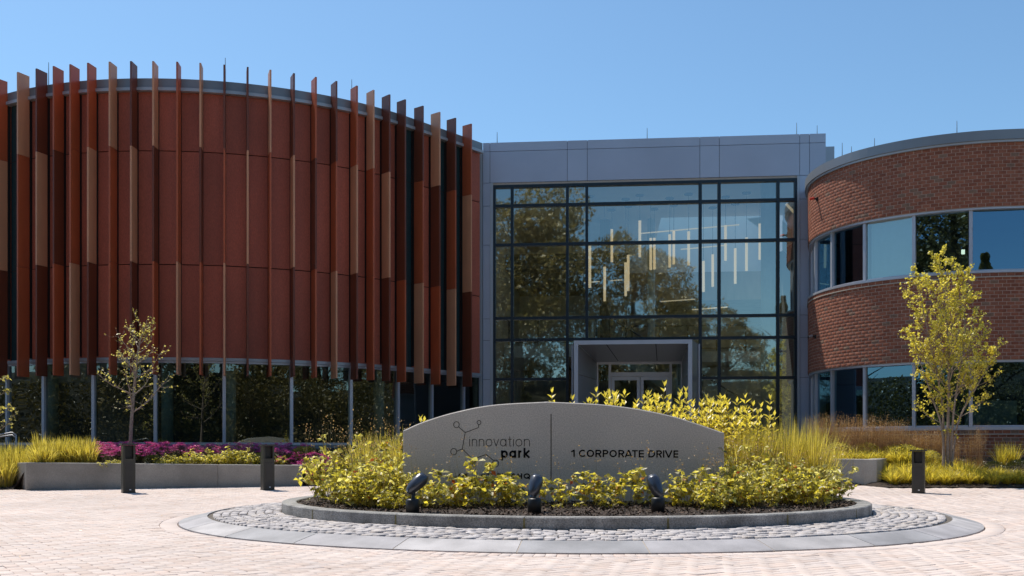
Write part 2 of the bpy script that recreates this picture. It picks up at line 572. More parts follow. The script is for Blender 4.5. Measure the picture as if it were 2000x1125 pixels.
def lay(parent, name, stuff_name, recs, templ, mats, keep=300):
    """recs: (x, y, z, rz, material index, size on the photo, tilt x, tilt y, scale x, scale y). The largest become parts, the rest one joined part"""
    v, f = templ
    recs = sorted(recs, key=lambda r: -r[5])
    shared = []
    for i in range(len(mats)):
        me = np_mesh(name, v, f)
        me.materials.append(mats[i])
        shared.append(me)
    inv = wmat(parent).inverted()
    for r in recs[:keep]:
        o = bpy.data.objects.new(name, shared[r[4]])
        C.objects.link(o)
        o.parent = parent
        o.matrix_parent_inverse = inv
        o.location = r[:3]
        o.rotation_euler = (r[6], r[7], r[3])
        o.scale = (r[8], r[9], 1)
    rest = recs[keep:]
    if not rest: return
    R = np.array([[*r[:4], *r[4:]] for r in rest])
    c, s_ = np.cos(R[:, 3])[:, None], np.sin(R[:, 3])[:, None]
    x = v[None, :, 0] * R[:, 8:9]; y = v[None, :, 1] * R[:, 9:10]
    z = v[None, :, 2] + x * R[:, 7:8] * -1 + y * R[:, 6:7]
    P = np.stack([x * c - y * s_ + R[:, 0:1], x * s_ + y * c + R[:, 1:2], z + R[:, 2:3]], -1).reshape(-1, 3)
    FF = (f[None] + (np.arange(len(R)) * len(v))[:, None, None]).reshape(-1, f.shape[1])
    me = np_mesh(stuff_name, P, FF, np.repeat(R[:, 4], len(f)))
    o = link(stuff_name, me, parent, mats)
    tag(o, kind='stuff')


def seen(x, y, z, w, h):
    """rough size on the photo; 0 outside the frame"""
    if y < 1: return 0
    px, py = 1000 + x / y * F, HY - (z - EYE) / y * F
    if not (-20 < px < 2020 and -20 < py < 1140): return 0
    return w * h * (F / y) ** 2


# plaza: sand sheet and herringbone pavers
g = MB()
g.quad((-30, 1.5, -0.014), (30, 1.5, -0.014), (30, 19.2, -0.014), (-30, 19.2, -0.014))
g.quad((-30, 19.2, -0.014), (30, 19.2, -0.014), (30, 24.0, gz(24) - 0.014), (-30, 24.0, gz(24) - 0.014))
plaza = tag(g.build('plaza', M['sand']), kind='structure')
w = 0.1025
ang = rad(34)      # brick axes run 34 degrees off the camera axes
ca, sa = math.cos(ang), math.sin(ang)
recs = []
cuts_ = []
n = 330
for iy in range(-20, n):
    for ix in range(-n, n):
        k = (ix - iy) % 4
        if k == 0: bx, by, rot = ix + 1, iy + 0.5, 0
        elif k == 3: bx, by, rot = ix + 0.5, iy + 1, 1
        else: continue
        bx *= w; by *= w
        x, y = bx * ca - by * sa, bx * sa + by * ca
        if y < 5.6 or y > 27.2 or abs(x) > y * 0.60 + 2.5: continue
        dc = math.hypot(x - ICX, y - ICY)
        if dc < R_SOLD + 0.115:
            if dc > R_SOLD - 0.10: cuts_.append((x, y, ang + rot * PI / 2))
            c4 = [(x + sx * .1 * math.cos(ang + rot * PI / 2) - sy * .05 * math.sin(ang + rot * PI / 2), y + sx * .1 * math.sin(ang + rot * PI / 2) + sy * .05 * math.cos(ang + rot * PI / 2)) for sx, sy in ((-1, -1), (1, -1), (1, 1), (-1, 1))]
            if min(math.hypot(p - ICX, q - ICY) for p, q in c4) < R_SOLD + .004: continue
            cuts_.pop()
        if y > edge_y(x) - 0.05: continue
        sl = 0.032 if y > 19.2 else 0.0
        rz = ang + rot * PI / 2
        recs.append((x, y, gz(y) + random.gauss(0, 0.0011), rz, random.choice((0, 0, 1, 1, 2, 3, 4)), seen(x, y, 0, 0.2, 0.1 * EYE / y), random.gauss(0, 0.004) + sl * math.cos(rz), random.gauss(0, 0.004) - sl * math.sin(rz), 1, 1))
lay(plaza, 'paver', 'paver_field', recs, block_template(0.2 - 0.001, 0.0975, 0.03, 0.0035), PAVE)
b = MB()
for x, y, rz in cuts_:
    co, si = math.cos(rz), math.sin(rz)
    P = [Vector((x + a_ * co - b_ * si, y + a_ * si + b_ * co)) for a_, b_ in ((-.0985, -.048), (.0985, -.048), (.0985, .048), (-.0985, .048))]
    d = Vector((x - ICX, y - ICY)).normalized(); lim = R_SOLD + .003
    f_ = lambda p: (p - Vector((ICX, ICY))).dot(d) - lim
    out_ = []
    for i in range(4):
        p, q = P[i], P[(i + 1) % 4]
        if f_(p) >= 0: out_.append(p)
        if f_(p) * f_(q) < 0: out_.append(p.lerp(q, f_(p) / (f_(p) - f_(q))))
    if len(out_) < 3: continue
    area = abs(sum(out_[i].x * out_[(i + 1) % len(out_)].y - out_[(i + 1) % len(out_)].x * out_[i].y for i in range(len(out_)))) / 2
    if area < .0006: continue
    m_ = len(out_); z = gz(y) + random.gauss(0, .001)
    c0 = sum(out_, Vector((0, 0))) / m_
    vs = [(*p, z - .03) for p in out_] + [(*p, z - .0035) for p in out_] + [(*(p + (c0 - p).normalized() * .004), z) for p in out_]
    fs = [(i, (i + 1) % m_, m_ + (i + 1) % m_, m_ + i) for i in range(m_)] + [(m_ + i, m_ + (i + 1) % m_, 2 * m_ + (i + 1) % m_, 2 * m_ + i) for i in range(m_)] + [tuple(range(2 * m_, 3 * m_))]
    b.add(vs, fs, random.randrange(5))
tag(b.build('cut_paver_course', PAVE, plaza), kind='stuff')
# soldier course round the ring, and the one along the left planter wall
recs = []
N = int(2 * PI * (R_RING + R_SOLD) / 2 / 0.104)
for i in range(N):
    a = 2 * PI * i / N
    r = (R_RING + R_SOLD) / 2 + 0.006
    x, y = ICX + r * math.cos(a), ICY + r * math.sin(a)
    recs.append((x, y, gz(y) + random.gauss(0.001, 0.001), a, random.choice((0, 1, 1, 3, 4)), seen(x, y, 0, .1, .05), random.gauss(0, .004), random.gauss(0, .004), 1.06, 1.0))
lay(plaza, 'edge_paver', 'edge_paver_course', recs, block_template(0.2, 0.0985, 0.03, 0.0035), PAVE)

# grey mountable ring, one stone after another
island = empty('traffic_island', (ICX, ICY, 0), 'round planted island with granite kerb and cobbled apron in the brick plaza', 'traffic island')
NS = 28
for i in range(NS):
    b = MB()
    a0 = 2 * PI * (i + 0.32) / NS + 0.0012; a1 = 2 * PI * (i + 1.32) / NS - 0.0012
    k = 7
    prof = [(R_RING, -0.03), (R_RING, 0.012), (R_RING - 0.035, 0.024), (R_COB + 0.05, 0.088), (R_COB + 0.004, 0.092), (R_COB + 0.004, -0.03)]
    vs = []
    for j in range(k + 1):
        a = a0 + (a1 - a0) * j / k
        vs += [(ICX + r * math.cos(a), ICY + r * math.sin(a), z) for r, z in prof]
    m_ = len(prof); fs = []
    for j in range(k):
        for q in range(m_):
            fs.append((j * m_ + q, (j + 1) * m_ + q, (j + 1) * m_ + (q + 1) % m_, j * m_ + (q + 1) % m_))
    fs.append(tuple(range(m_))); fs.append(tuple(reversed(range(k * m_, k * m_ + m_))))
    b.add(vs, fs)
    b.build('ring_stone', RINGM[i % 3], island)
    b = MB()
    a = 2 * PI * (i + 0.32) / NS
    vs = []
    for da in (-0.0022, 0.0022):
        vs += [(ICX + r * math.cos(a + da), ICY + r * math.sin(a + da), z - 0.004) for r, z in prof[1:5]]
    b.add(vs, [(0, 1, 5, 4), (1, 2, 6, 5), (2, 3, 7, 6)])
    b.build('mortar_joint', M['stone'], island)
# bed of the cobbles
b = MB()
n = 96
vs = []
for k in range(n):
    a = 2 * PI * k / n
    vs += [(ICX + R_COB * math.cos(a), ICY + R_COB * math.sin(a), Z_COB0 - 0.016), (ICX + R_KI * math.cos(a), ICY + R_KI * math.sin(a), Z_COB1 - 0.016)]
b.add(vs, [(2 * k, 2 * ((k + 1) % n), 2 * ((k + 1) % n) + 1, 2 * k + 1) for k in range(n)])
b.build('cobble_bed', M['sand_dark'], island)
recs = []
rr = R_K + 0.062
ri = 0
while rr < R_COB - 0.03:
    a = random.uniform(0, 0.05)
    end = a + 2 * PI
    z = Z_COB1 + (Z_COB0 - Z_COB1) * (rr - R_K) / (R_COB - R_K)
    while a < end - 0.02:
        L = random.uniform(0.09, 0.155)
        am = a + L / 2 / rr
        x, y = ICX + rr * math.cos(am), ICY + rr * math.sin(am)
        recs.append((x, y, z + random.gauss(0.002, 0.0045), am + PI / 2 + random.gauss(0, 0.05), random.randrange(4), seen(x, y, z, L, 0.12 * 0.85 / max(y, 1)), random.gauss(0, 0.035), random.gauss(0, 0.035), (L - 0.014) / 0.14, random.uniform(0.92, 1.04)))
        a += L / rr
    rr += 0.1115
v, f = block_template(0.14, 0.097, 0.045, 0.007)
v[8:, 2] += 0.002
lay(island, 'cobblestone', 'cobblestone_field', recs, (v, f), COB)
# granite kerb stones
NK = 17
for i in range(NK):
    b = MB()
    a0 = 2 * PI * (i + 0.26) / NK + 0.001; a1 = 2 * PI * (i + 1.26) / NK - 0.001
    k = 10
    prof = [(R_K + 0.002, 0.07), (R_K, Z_K - 0.012), (R_K - 0.012, Z_K), (R_KI + 0.012, Z_K), (R_KI, Z_K - 0.012), (R_KI, 0.07)]
    vs = []
    for j in range(k + 1):
        a = a0 + (a1 - a0) * j / k
        vs += [(ICX + r * math.cos(a), ICY + r * math.sin(a), z) for r, z in prof]
    m_ = len(prof); fs = []
    for j in range(k):
        for q in range(m_):
            fs.append((j * m_ + q, (j + 1) * m_ + q, (j + 1) * m_ + (q + 1) % m_, j * m_ + (q + 1) % m_))
    fs.append(tuple(range(m_))); fs.append(tuple(reversed(range(k * m_, k * m_ + m_))))
    b.add(vs, fs)
    b.build('kerb_stone', M['kerb'], island)
    b = MB()
    a = 2 * PI * (i + 0.26) / NK
    da = 0.0035
    vs = [(ICX + (R_K + 0.0035) * math.cos(a + d), ICY + (R_K + 0.0035) * math.sin(a + d), z) for d, z in ((-da, 0.1), (da, 0.1), (da * .6, Z_K - 0.014), (-da * .6, Z_K - 0.014))]
    b.add(vs, [(0, 1, 2, 3)])
    b.build('kerb_joint', M['kerb_stain'], island)


def mound(x, y):
    r = math.hypot(x - ICX, y - ICY)
    return 0.225 + 0.10 * (1 - min(1, r / R_KI) ** 2)


# mulch of the island: mound and loose chips
V, Fq, mi = [], [], []
nr, na = 14, 72
for i in range(nr + 1):
    for k in range(na):
        r = R_KI * (i / nr); a = 2 * PI * k / na
        x, y = ICX + r * math.cos(a), ICY + r * math.sin(a)
        V.append((x, y, mound(x, y) + (random.uniform(-0.014, 0.014) if i < nr else 0)))
for i in range(nr):
    for k in range(na):
        Fq.append((i * na + k, (i + 1) * na + k, (i + 1) * na + (k + 1) % na, i * na + (k + 1) % na))
        mi.append(0)


def chips(V, Fq, mi, xy, zf, count, sz=(0.012, 0.045), mo=1):
    for _ in range(count):
        x, y = xy()
        z = zf(x, y) + random.uniform(0.0, 0.022)
        L, w2 = random.uniform(*sz), random.uniform(0.004, 0.012)
        a, t, t2 = random.uniform(0, PI), random.uniform(-0.7, 0.7), random.uniform(-0.9, 0.9)
        u = Vector((math.cos(a) * math.cos(t), math.sin(a) * math.cos(t), math.sin(t))) * L / 2
        p = Vector((-math.sin(a) * math.cos(t2), math.cos(a) * math.cos(t2), math.sin(t2))) * w2
        c = Vector((x, y, z)); b0 = len(V)
        V.extend([tuple(c - u - p), tuple(c + u - p), tuple(c + u + p), tuple(c - u + p)])
        Fq.append((b0, b0 + 1, b0 + 2, b0 + 3)); mi.append(mo + random.choice((0, 0, 1, 1, 2, 3)))


def front_xy():
    while True:
        r = R_KI * math.sqrt(random.random()); a = random.uniform(0, 2 * PI)
        x, y = ICX + r * math.cos(a), ICY + r * math.sin(a)
        if y < 13.6 or random.random() < 0.15: return x, y


chips(V, Fq, mi, front_xy, mound, 16000)
tag(link('mulch', np_mesh('mulch', np.array(V), np.array(Fq), mi), None, [M['mulch']] + MCHIP), kind='stuff')
V, Fq, mi = [], [], []


def bed_xy():
    while True:
        x = random.uniform(-15, 15)
        e = edge_y(x)
        y = e + abs(random.gauss(0, 0.9)) + 0.02
        if -10.6 < x < -4.87: y += 0.3
        if y < 28.0 and abs(x) < y * 0.53: return x, y


chips(V, Fq, mi, bed_xy, bed_z, 6000, (0.03, 0.09), 0)
tag(link('bark_mulch', np_mesh('bark_mulch', np.array(V), np.array(Fq), mi), None, MCHIP), kind='stuff')


# low planter walls
def wall_piece(b, p, q, zp, zq, th, z0=-0.02, gap=0.004):
    d = (q - p).normalized(); nrm = Vector((-d.y, d.x))
    p = p + d * gap; q = q - d * gap
    r = [p, q, q + nrm * th, p + nrm * th]
    zz = [zp, zq, zq, zp]
    c = 0.012
    r2 = [p + d * c + nrm * c, q - d * c + nrm * c, q - d * c + nrm * (th - c), p + d * c + nrm * (th - c)]
    vs = [(*a, z0) for a in r] + [(*a, z - c) for a, z in zip(r, zz)] + [(*a, z) for a, z in zip(r2, zz)]
    fs = [(3, 2, 1, 0)] + [(i, (i + 1) % 4, 4 + (i + 1) % 4, 4 + i) for i in range(4)] + [(4 + i, 4 + (i + 1) % 4, 8 + (i + 1) % 4, 8 + i) for i in range(4)] + [(8, 9, 10, 11)]
    b.add(vs, fs)


pw = empty('planter_wall', (*PL[1], 0), 'long low grey concrete planter wall below the rust red fins', 'planter wall')
b = MB(); wall_piece(b, PL[0], PL[1] + Vector((0.0, 0.0)), PLZ[0], PLZ[1], 0.3); b.build('wall_section', M['concrete'], pw)
for t0, t1 in ((0, 0.68), (0.68, 1.0)):
    p, q = PL[1].lerp(PL[2], t0), PL[1].lerp(PL[2], t1)
    z0, z1 = PLZ[1] + (PLZ[2] - PLZ[1]) * t0, PLZ[1] + (PLZ[2] - PLZ[1]) * t1
    b = MB(); wall_piece(b, p, q, z0, z1, 0.3); b.build('wall_section', M['concrete'], pw)
b = MB(); wall_piece(b, PL[2] + Vector((-0.02, 0.06)), PL[2] + Vector((-0.1, 2.6)), PLZ[2] - .004, 0.72, 0.3); b.build('wall_section', M['concrete'], pw)
pw = empty('planter_wall', (*PR[1], 0), 'short pale concrete planter wall beside the island below the brick wing', 'planter wall')
b = MB(); wall_piece(b, PR[0], PR[1], 0.76, 0.75, 0.3); b.build('wall_section', M['concrete'], pw)
b = MB(); wall_piece(b, PR[1] + Vector((0.012, 0.01)), PR[2], 0.746, 0.77, 0.3); b.build('wall_section', M['concrete'], pw)

# ------------------------------------------------------------------ left wing: rust panels and fins
cc, RR = Vector((-10.48, 38.03)), 9.29
pts = [cc + Vector((math.sin(rad(a)), -math.cos(rad(a)))) * RR for a in np.arange(-75, 50.01, 1.5)]
pend = pts[-1]
dirn = Vector((math.cos(rad(50)), math.sin(rad(50))))
Lend = (-1.10 - pend.x) / dirn.x
for k in range(1, 7): pts.append(pend + dirn * Lend * k / 6)
LC = Curve(pts)
zP, zFB, zJ1, zJ2, zHD, zSL = ZR(10.68), ZR(10.35), ZR(8.63), ZR(5.36), ZR(2.62), ZR(0.165)
zFT, zFO = ZR(11.02), ZR(2.16)
fins = [(-2, 'RTD'), (42, 'TRR'), (78, 'DTD'), (111, 'RDR'), (143, 'RRT'), (177, 'RTD'), (218.5, 'TRR'), (259.5, 'DTD'), (302, 'TDR'), (348, 'RRT'), (392.5, 'TDR'), (438.5, 'DRT'), (483.5, 'DTD'),
        (527.2, 'TRR'), (572.4, 'DTD'), (614.5, 'RDR'), (654, 'DRT'), (693.5, 'RTD'), (725.5, 'TRR'), (756.2, 'DTD'), (786.3, 'DDR'), (820.7, 'DRT'), (853.3, 'TDR'), (884.2, 'DRT'), (915, 'RTD')]
fin_s = [LC.find(px, 0.36) for px, _ in fins]
pre = [fin_s[0] - 0.62 * k for k in range(1, 6)][::-1]
lb = empty('office_building', (-6, 34, 0), 'curved two storey office wing in rust red panels with vertical fins', 'building')
# structure behind
b = MB(); b.ribbon(LC, 0.2, LC.len, -0.30, -0.045, zHD + 0.06, zFB, 0.4); b.build('backing_wall', M['backing'], lb)
b = MB(); b.ribbon(LC, 0.2, LC.len, -0.4, 0.10, zFB + 0.06, zP, 0.3); b.build('parapet', M['fascia'], lb)
b = MB(); b.ribbon(LC, 0.2, LC.len, -0.2, 0.16, zFB - 0.03, zFB + 0.06, 0.3); b.build('drip_edge', M['fascia_light'], lb)
b = MB(); b.ribbon(LC, 0.2, LC.len, -0.2, 0.06, zHD - 0.03, zHD + 0.06, 0.3); b.build('head_trim', M['fascia_light'], lb)
vs = [(*LC.at(t, -0.35), zP - 0.25) for t in np.linspace(0.3, LC.len, 40)] + [(-1.0, 46, zP - 0.25), (-24, 46, zP - 0.25)]
b = MB(); b.add(vs, [tuple(range(len(vs)))]); b.build('roof', M['fascia'], lb)
# interior slabs
for z, nm, mt_ in ((zSL - 0.06, 'floor_slab', M['inner_floor']), (zHD + 0.25, 'ceiling_slab', M['inner'])):
    vs = [(*LC.at(t, -0.12), z) for t in np.linspace(0.3, LC.len, 40)] + [(-1.6, 42, z), (-24, 42, z)]
    b = MB(); b.add(vs, [tuple(range(len(vs)))]); b.build(nm, mt_, lb)
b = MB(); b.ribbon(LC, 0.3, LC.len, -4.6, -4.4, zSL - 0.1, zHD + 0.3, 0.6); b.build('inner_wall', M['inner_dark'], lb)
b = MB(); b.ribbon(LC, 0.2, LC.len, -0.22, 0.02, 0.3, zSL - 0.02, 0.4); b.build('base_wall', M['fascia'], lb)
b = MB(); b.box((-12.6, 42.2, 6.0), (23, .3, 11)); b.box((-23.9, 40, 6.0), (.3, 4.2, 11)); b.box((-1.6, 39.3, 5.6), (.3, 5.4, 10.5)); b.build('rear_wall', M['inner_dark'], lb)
for px in (103, 327, 450, 740):
    t = LC.find(px, -0.9)
    x, y = LC.at(t, -0.9)
    b = MB(); b.lathe((x, y), [(0.17, zSL - .05), (0.17, zHD + .2)], 16); b.build('column', M['teal'], lb, True)
# panels
seams = pre + fin_s + [LC.len - 0.02]
glassy = {(0,), (20,), (22,), (23,)}
for i in range(len(seams) - 1):
    s0, s1 = seams[i] + 0.012, seams[i + 1] - 0.012
    fi = i - len(pre)
    for z0, z1 in ((zJ1 + .014, zFB - .035), (zJ2 + .014, zJ1 - .014), (zHD + .065, zJ2 - .014)):
        b = MB()
        if fi in (0, 20, 22, 23):
            b.ribbon(LC, s0 + .02, s1 - .02, -0.04, -0.02, z0, z1, 0.35)
            b.build('strip_window', M['glass_dark'], lb)
        else:
            b.ribbon(LC, s0, s1, -0.04, 0.0, z0, z1, 0.35)
            b.build('wall_panel', PANELS[random.randrange(3)], lb)
# fins: a carrier rail at the wall and three coloured perforated blades
for t, (px, code) in list(zip(fin_s, fins)) + [(t_, (0, c_)) for t_, c_ in zip(pre, ('TDR', 'DRT', 'TRD', 'DTR', 'RDT'))]:
    x, y = LC.at(t, 0.09); nn = LC.normal(t); tt = LC.tangent(t)
    b = MB()
    for z0, z1 in ((zHD + .1, zFB - .05),):
        p = [Vector(LC.at(t, 0.0)) - tt * .02, Vector(LC.at(t, 0.0)) + tt * .02, Vector(LC.at(t, 0.085)) + tt * .02, Vector(LC.at(t, 0.085)) - tt * .02]
        b.hexa([(*q, z0) for q in p] + [(*q, z1) for q in p])
    rail = b.build('fin', M['backing'], lb)
    for (z0, z1), c in zip(((zJ1 + .004, zFT), (zJ2 + .004, zJ1 - .004), (zFO, zJ2 - .004)), code):
        b = MB()
        i0, i1 = Vector(LC.at(t, 0.105)), Vector(LC.at(t, 0.50))
        h = 0.026
        p = [i0 - tt * h, i1 - tt * h, i1 + tt * h, i0 + tt * h]
        b.hexa([(*q, z0) for q in p] + [(*q, z1) for q in p])
        b.build('fin_blade', M['fin_' + c], rail)
# ground floor windows
mpx = [-60, 15, 86, 183, 304, 438, 569, 685, 777, 843, 905]
ms = [LC.find(p, 0.0) for p in mpx[1:]]
ms = [ms[0] - 1.35] + ms + [LC.len - 0.03]
for s0, s1 in zip(ms, ms[1:]):
    b = MB()
    b.ribbon(LC, s0 - .045, s0 + .045, -0.1, 0.05, zSL, zHD - .035, 0.3)
    b.ribbon(LC, s0 + .05, s1 - .05, -0.1, 0.05, zSL - .01, zSL + .07, 0.3)
    b.ribbon(LC, s0 + .05, s1 - .05, -0.1, 0.02, zHD - .09, zHD - .035, 0.3)
    wdw = b.build('window', M['alu'], lb)
    b = MB()
    p0, p1 = LC.at(s0 + .045, -0.03), LC.at(s1 - .045, -0.03)
    k = random.uniform(-0.004, 0.004)
    b.add([(p0[0], p0[1], zSL + .07), (p1[0], p1[1] + k, zSL + .07), (p1[0], p1[1], zHD - .09), (p0[0], p0[1], zHD - .09)], [(0, 1, 2, 3)])
    b.build('pane', M['glass_low'], wdw)

# ------------------------------------------------------------------ centre: glazed entrance hall
B0, B1 = Vector((-1.026, 35.1)), Vector((10.70, 34.03))
BU = (B1 - B0).normalized()
BN = Vector((BU.y, -BU.x))
BL = (B1 - B0).length


def bs(px, off=0.0):
    """distance along the hall front where the line of sight through column px meets it"""
    k = (px - 1000) / F
    o = B0 + BN * off
    return (k * o.y - o.x) / (BU.x - k * BU.y)


def bp(s_, off=0.0):
    return B0 + BU * s_ + BN * off


def bz(px, py, off=0.0):
    return EYE + (HY - py) / F * bp(bs(px, off), off).y


def bbox(b, s0, s1, o0, o1, z0, z1, mi=0):
    p = [bp(s0, o1), bp(s1, o1), bp(s1, o0), bp(s0, o0)]
    b.hexa([(*q, z0) for q in p] + [(*q, z1) for q in p], mi)


hall = empty('entrance_hall', (*bp(BL / 2), 0), 'glass fronted entrance hall in silver metal cladding between the two wings', 'building')
zT, zA, zB_ = ZR(10.81), ZR(10.50), ZR(9.40)
sC = [0.0] + [bs(p) for p in (957, 1108, 1147, 1367, 1405, 1562, 1581)] + [BL]
g_ = 0.007
for i, (s0, s1) in enumerate(zip(sC, sC[1:])):
    for j, (z0, z1) in enumerate(((zA + .007, zT), (zB_ + .007, zA - .007))):
        b = MB(); bbox(b, s0 + g_, s1 - g_, -0.05, 0.0 + 0.004 * ((i + j) % 2), z0, z1); b.build('cladding_panel', M['clad'] if (i + j) % 2 else M['clad2'], hall)
b = MB(); bbox(b, bs(957) + .01, bs(1562) - .01, -0.3, -0.02, ZR(9.30), zB_ - .004); b.build('head_reveal', M['stone'], hall)
hz = [zB_, ZR(8.59), ZR(7.22), ZR(4.63), ZR(3.87), ZR(2.50), 0.7]
for side, (s0, s1) in enumerate(((0.0, bs(958)), (bs(1562), bs(1581)))):
    for z1, z0 in zip(hz, hz[1:]):
        b = MB(); bbox(b, s0 + g_, s1 - g_, -0.05, 0.0, z0 + .007, z1 - .007); b.build('cladding_panel', M['clad'], hall)
for z1, z0 in zip(hz, hz[1:]):
    b = MB(); bbox(b, bs(1581) + g_, BL, -0.05, 0.0, z0 + .007, z1 - .007); b.build('cladding_panel', M['clad2'], hall)
b = MB(); bbox(b, bs(957) + .0, bs(963), -0.12, 0.03, 0.7, zB_ - .01); b.build('edge_trim', M['fascia_light'], hall)
b = MB(); bbox(b, bs(1557), bs(1562) - .002, -0.12, 0.03, 0.7, zB_ - .01); b.build('edge_trim', M['fascia_light'], hall)
# trim between the rust wing and the hall
b = MB(); bbox(b, -0.13, -0.01, -0.3, 0.06, 0.7, zT - .25); b.build('edge_trim', M['fascia_light'], hall)
b = MB()
bbox(b, 0.0, BL, -0.30, -0.06, zB_ + .01, zT - .02)
bbox(b, 0.0, bs(958), -0.30, -0.06, 0.6, zB_)
bbox(b, bs(1562), BL, -0.30, -0.06, 0.6, zB_)
tag(b.build('backing_wall', M['joint'], hall), kind='stuff')
# solid side walls, roof, inside
b = MB(); bbox(b, -0.0, 0.25, -14, -0.31, 0.6, zT - .02); b.build('side_wall', M['inner'], hall)
b = MB(); bbox(b, BL - 0.25, BL, -14, -0.31, 0.6, zT - .02); b.build('side_wall', M['clad'], hall)
b = MB(); bbox(b, 0.25, BL - .25, -6.8, -0.31, zT - .5, zT - .3); bbox(b, 0.25, 6.6, -14, -6.81, zT - .5, zT - .3); b.build('roof', M['fascia'], hall)
zCe = ZR(9.62)
b = MB(); bbox(b, 0.26, BL - .26, -6.8, -0.32, zCe, zCe + .1); bbox(b, 0.26, 6.6, -12.3, -6.81, zCe, zCe + .1); b.build('ceiling', M['inner'], hall)
b = MB(); bbox(b, 0.26, BL - .26, -12.6, -12.4, 0.9, zT + .6); b.build('back_wall', M['inner'], hall)
b = MB(); bbox(b, 0.26, BL - .26, -12.3, -0.32, 0.9, 1.08); b.build('floor_slab', M['inner_floor'], hall)
# upper gallery with stair and railings
zM = ZR(4.15)
b = MB(); bbox(b, 0.3, 5.2, -12.2, -4.6, zM - .45, zM); b.build('gallery_slab', M['inner'], hall)
b = MB(); bbox(b, 5.25, BL - .3, -12.2, -7.4, zM - .45, zM); b.build('gallery_slab', M['inner'], hall)
b = MB(); bbox(b, 0.3, 5.2, -12.3, -5.2, ZR(7.3), ZR(7.9)); b.build('gallery_bulkhead', M['inner_dark'], hall)
b = MB(); bbox(b, 5.3, BL - .3, -12.3, -8.2, ZR(6.4), ZR(7.6)); b.build('gallery_bulkhead', M['inner_wood'], hall)
b = MB(); bbox(b, 0.3, 5.0, -12.35, -10.0, 1.1, ZR(3.6)); b.build('inner_partition', M['inner_wood'], hall)
b = MB(); bbox(b, 6.6, BL - .3, -12.35, -9.0, 1.1, ZR(3.6)); b.build('inner_partition', M['inner'], hall)
for s0, s1, off, za, zb_ in ((0.5, 5.1, -4.55, 0, 0), (5.4, BL - .5, -7.35, 0, 0)):
    b = MB()
    p0, p1 = bp(s0, off), bp(s1, off)
    b.tube([(*p0, zM + 1.07), (*p1, zM + 1.07)], 0.035, 6)
    b.tube([(*p0, zM + .12), (*p1, zM + .12)], 0.02, 6)
    rl = b.build('railing', M['black'], hall)
    k = int((s1 - s0) / 1.1)
    for i in range(k + 1):
        q = bp(s0 + (s1 - s0) * i / k, off)
        b = MB(); b.box((*q, zM + .53), (.06, .06, 1.06)); b.build('post', M['black'], rl)
# stair from lower right up to the left
b = MB()
pa, pb = bp(9.6, -3.2), bp(4.4, -4.2)
for dz in (0,):
    b.hexa([(pa.x, pa.y - .6, 1.2), (pa.x, pa.y + .8, 1.2), (pb.x, pb.y + .8, zM - .5), (pb.x, pb.y - .6, zM - .5),
            (pa.x, pa.y - .6, 1.7), (pa.x, pa.y + .8, 1.7), (pb.x, pb.y + .8, zM), (pb.x, pb.y - .6, zM)])
st = b.build('stair', M['inner'], hall)
b = MB()
b.tube([(pa.x, pa.y - .6, 2.65), (pb.x, pb.y - .6, zM + .95)], .03, 6)
for k in range(7):
    q = pa.lerp(pb, k / 6)
    b.box((q.x, q.y - .6, 1.7 + (zM - 1.7) * k / 6 + .48), (.035, .035, .94))
b.build('stair_railing', M['black'], st)
for px, off, rr_ in ((1503, -1.1, 0.30), (1272, -7.0, 0.16), (1182, -7.0, 0.22)):
    q = bp(bs(px, off), off)
    b = MB(); b.lathe((q.x, q.y), [(rr_, 1.08), (rr_, zCe)], 20); b.build('column', M['teal'] if px != 1182 else M['inner_dark'], hall, True)
# slanted pale reveal of the roof light
b = MB()
def tri(pts_, off):
    vs = []
    for o in (off, off - .08):
        for px, py in pts_:
            q = bp(bs(px, o), o); vs.append((q.x, q.y, bz(px, py, o)))
    n_ = len(pts_)
    b.add(vs, [tuple(range(n_)), tuple(reversed(range(n_, 2 * n_)))] + [(i, (i + 1) % n_, n_ + (i + 1) % n_, n_ + i) for i in range(n_)])
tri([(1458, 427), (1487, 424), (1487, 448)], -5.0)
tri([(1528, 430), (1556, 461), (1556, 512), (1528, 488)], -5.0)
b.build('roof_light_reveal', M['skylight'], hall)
# curtain wall frame and panes
vx = [bs(p) for p in (965, 1000, 1108, 1146, 1368, 1405, 1520, 1555)]
hz2 = [ZR(9.27), ZR(8.59), ZR(7.22), ZR(4.64), ZR(3.88), ZR(2.50), 1.16]
sPL, sPR = bs(1118, 0), bs(1366, 0)
zPT = bz(1240, 672, 0)
for i, s_ in enumerate(vx):
    b = MB()
    if sPL < s_ < sPR: bbox(b, s_ - .05, s_ + .05, -0.22, 0.0, zPT + .05, hz2[0] + .05)
    else: bbox(b, s_ - .05, s_ + .05, -0.22, 0.0, 1.1, hz2[0] + .05)
    b.build('mullion', M['mull'], hall)
for j, z in enumerate(hz2):
    for s0, s1 in zip(vx, vx[1:]):
        if z < zPT + .1 and s1 > sPL + .3 and s0 < sPR - .3 and not (s1 <= sPL or s0 >= sPR):
            continue
        b = MB(); bbox(b, s0 + .05, s1 - .05, -0.2, -0.004, z - .05, z + .05); b.build('transom', M['mull'], hall)
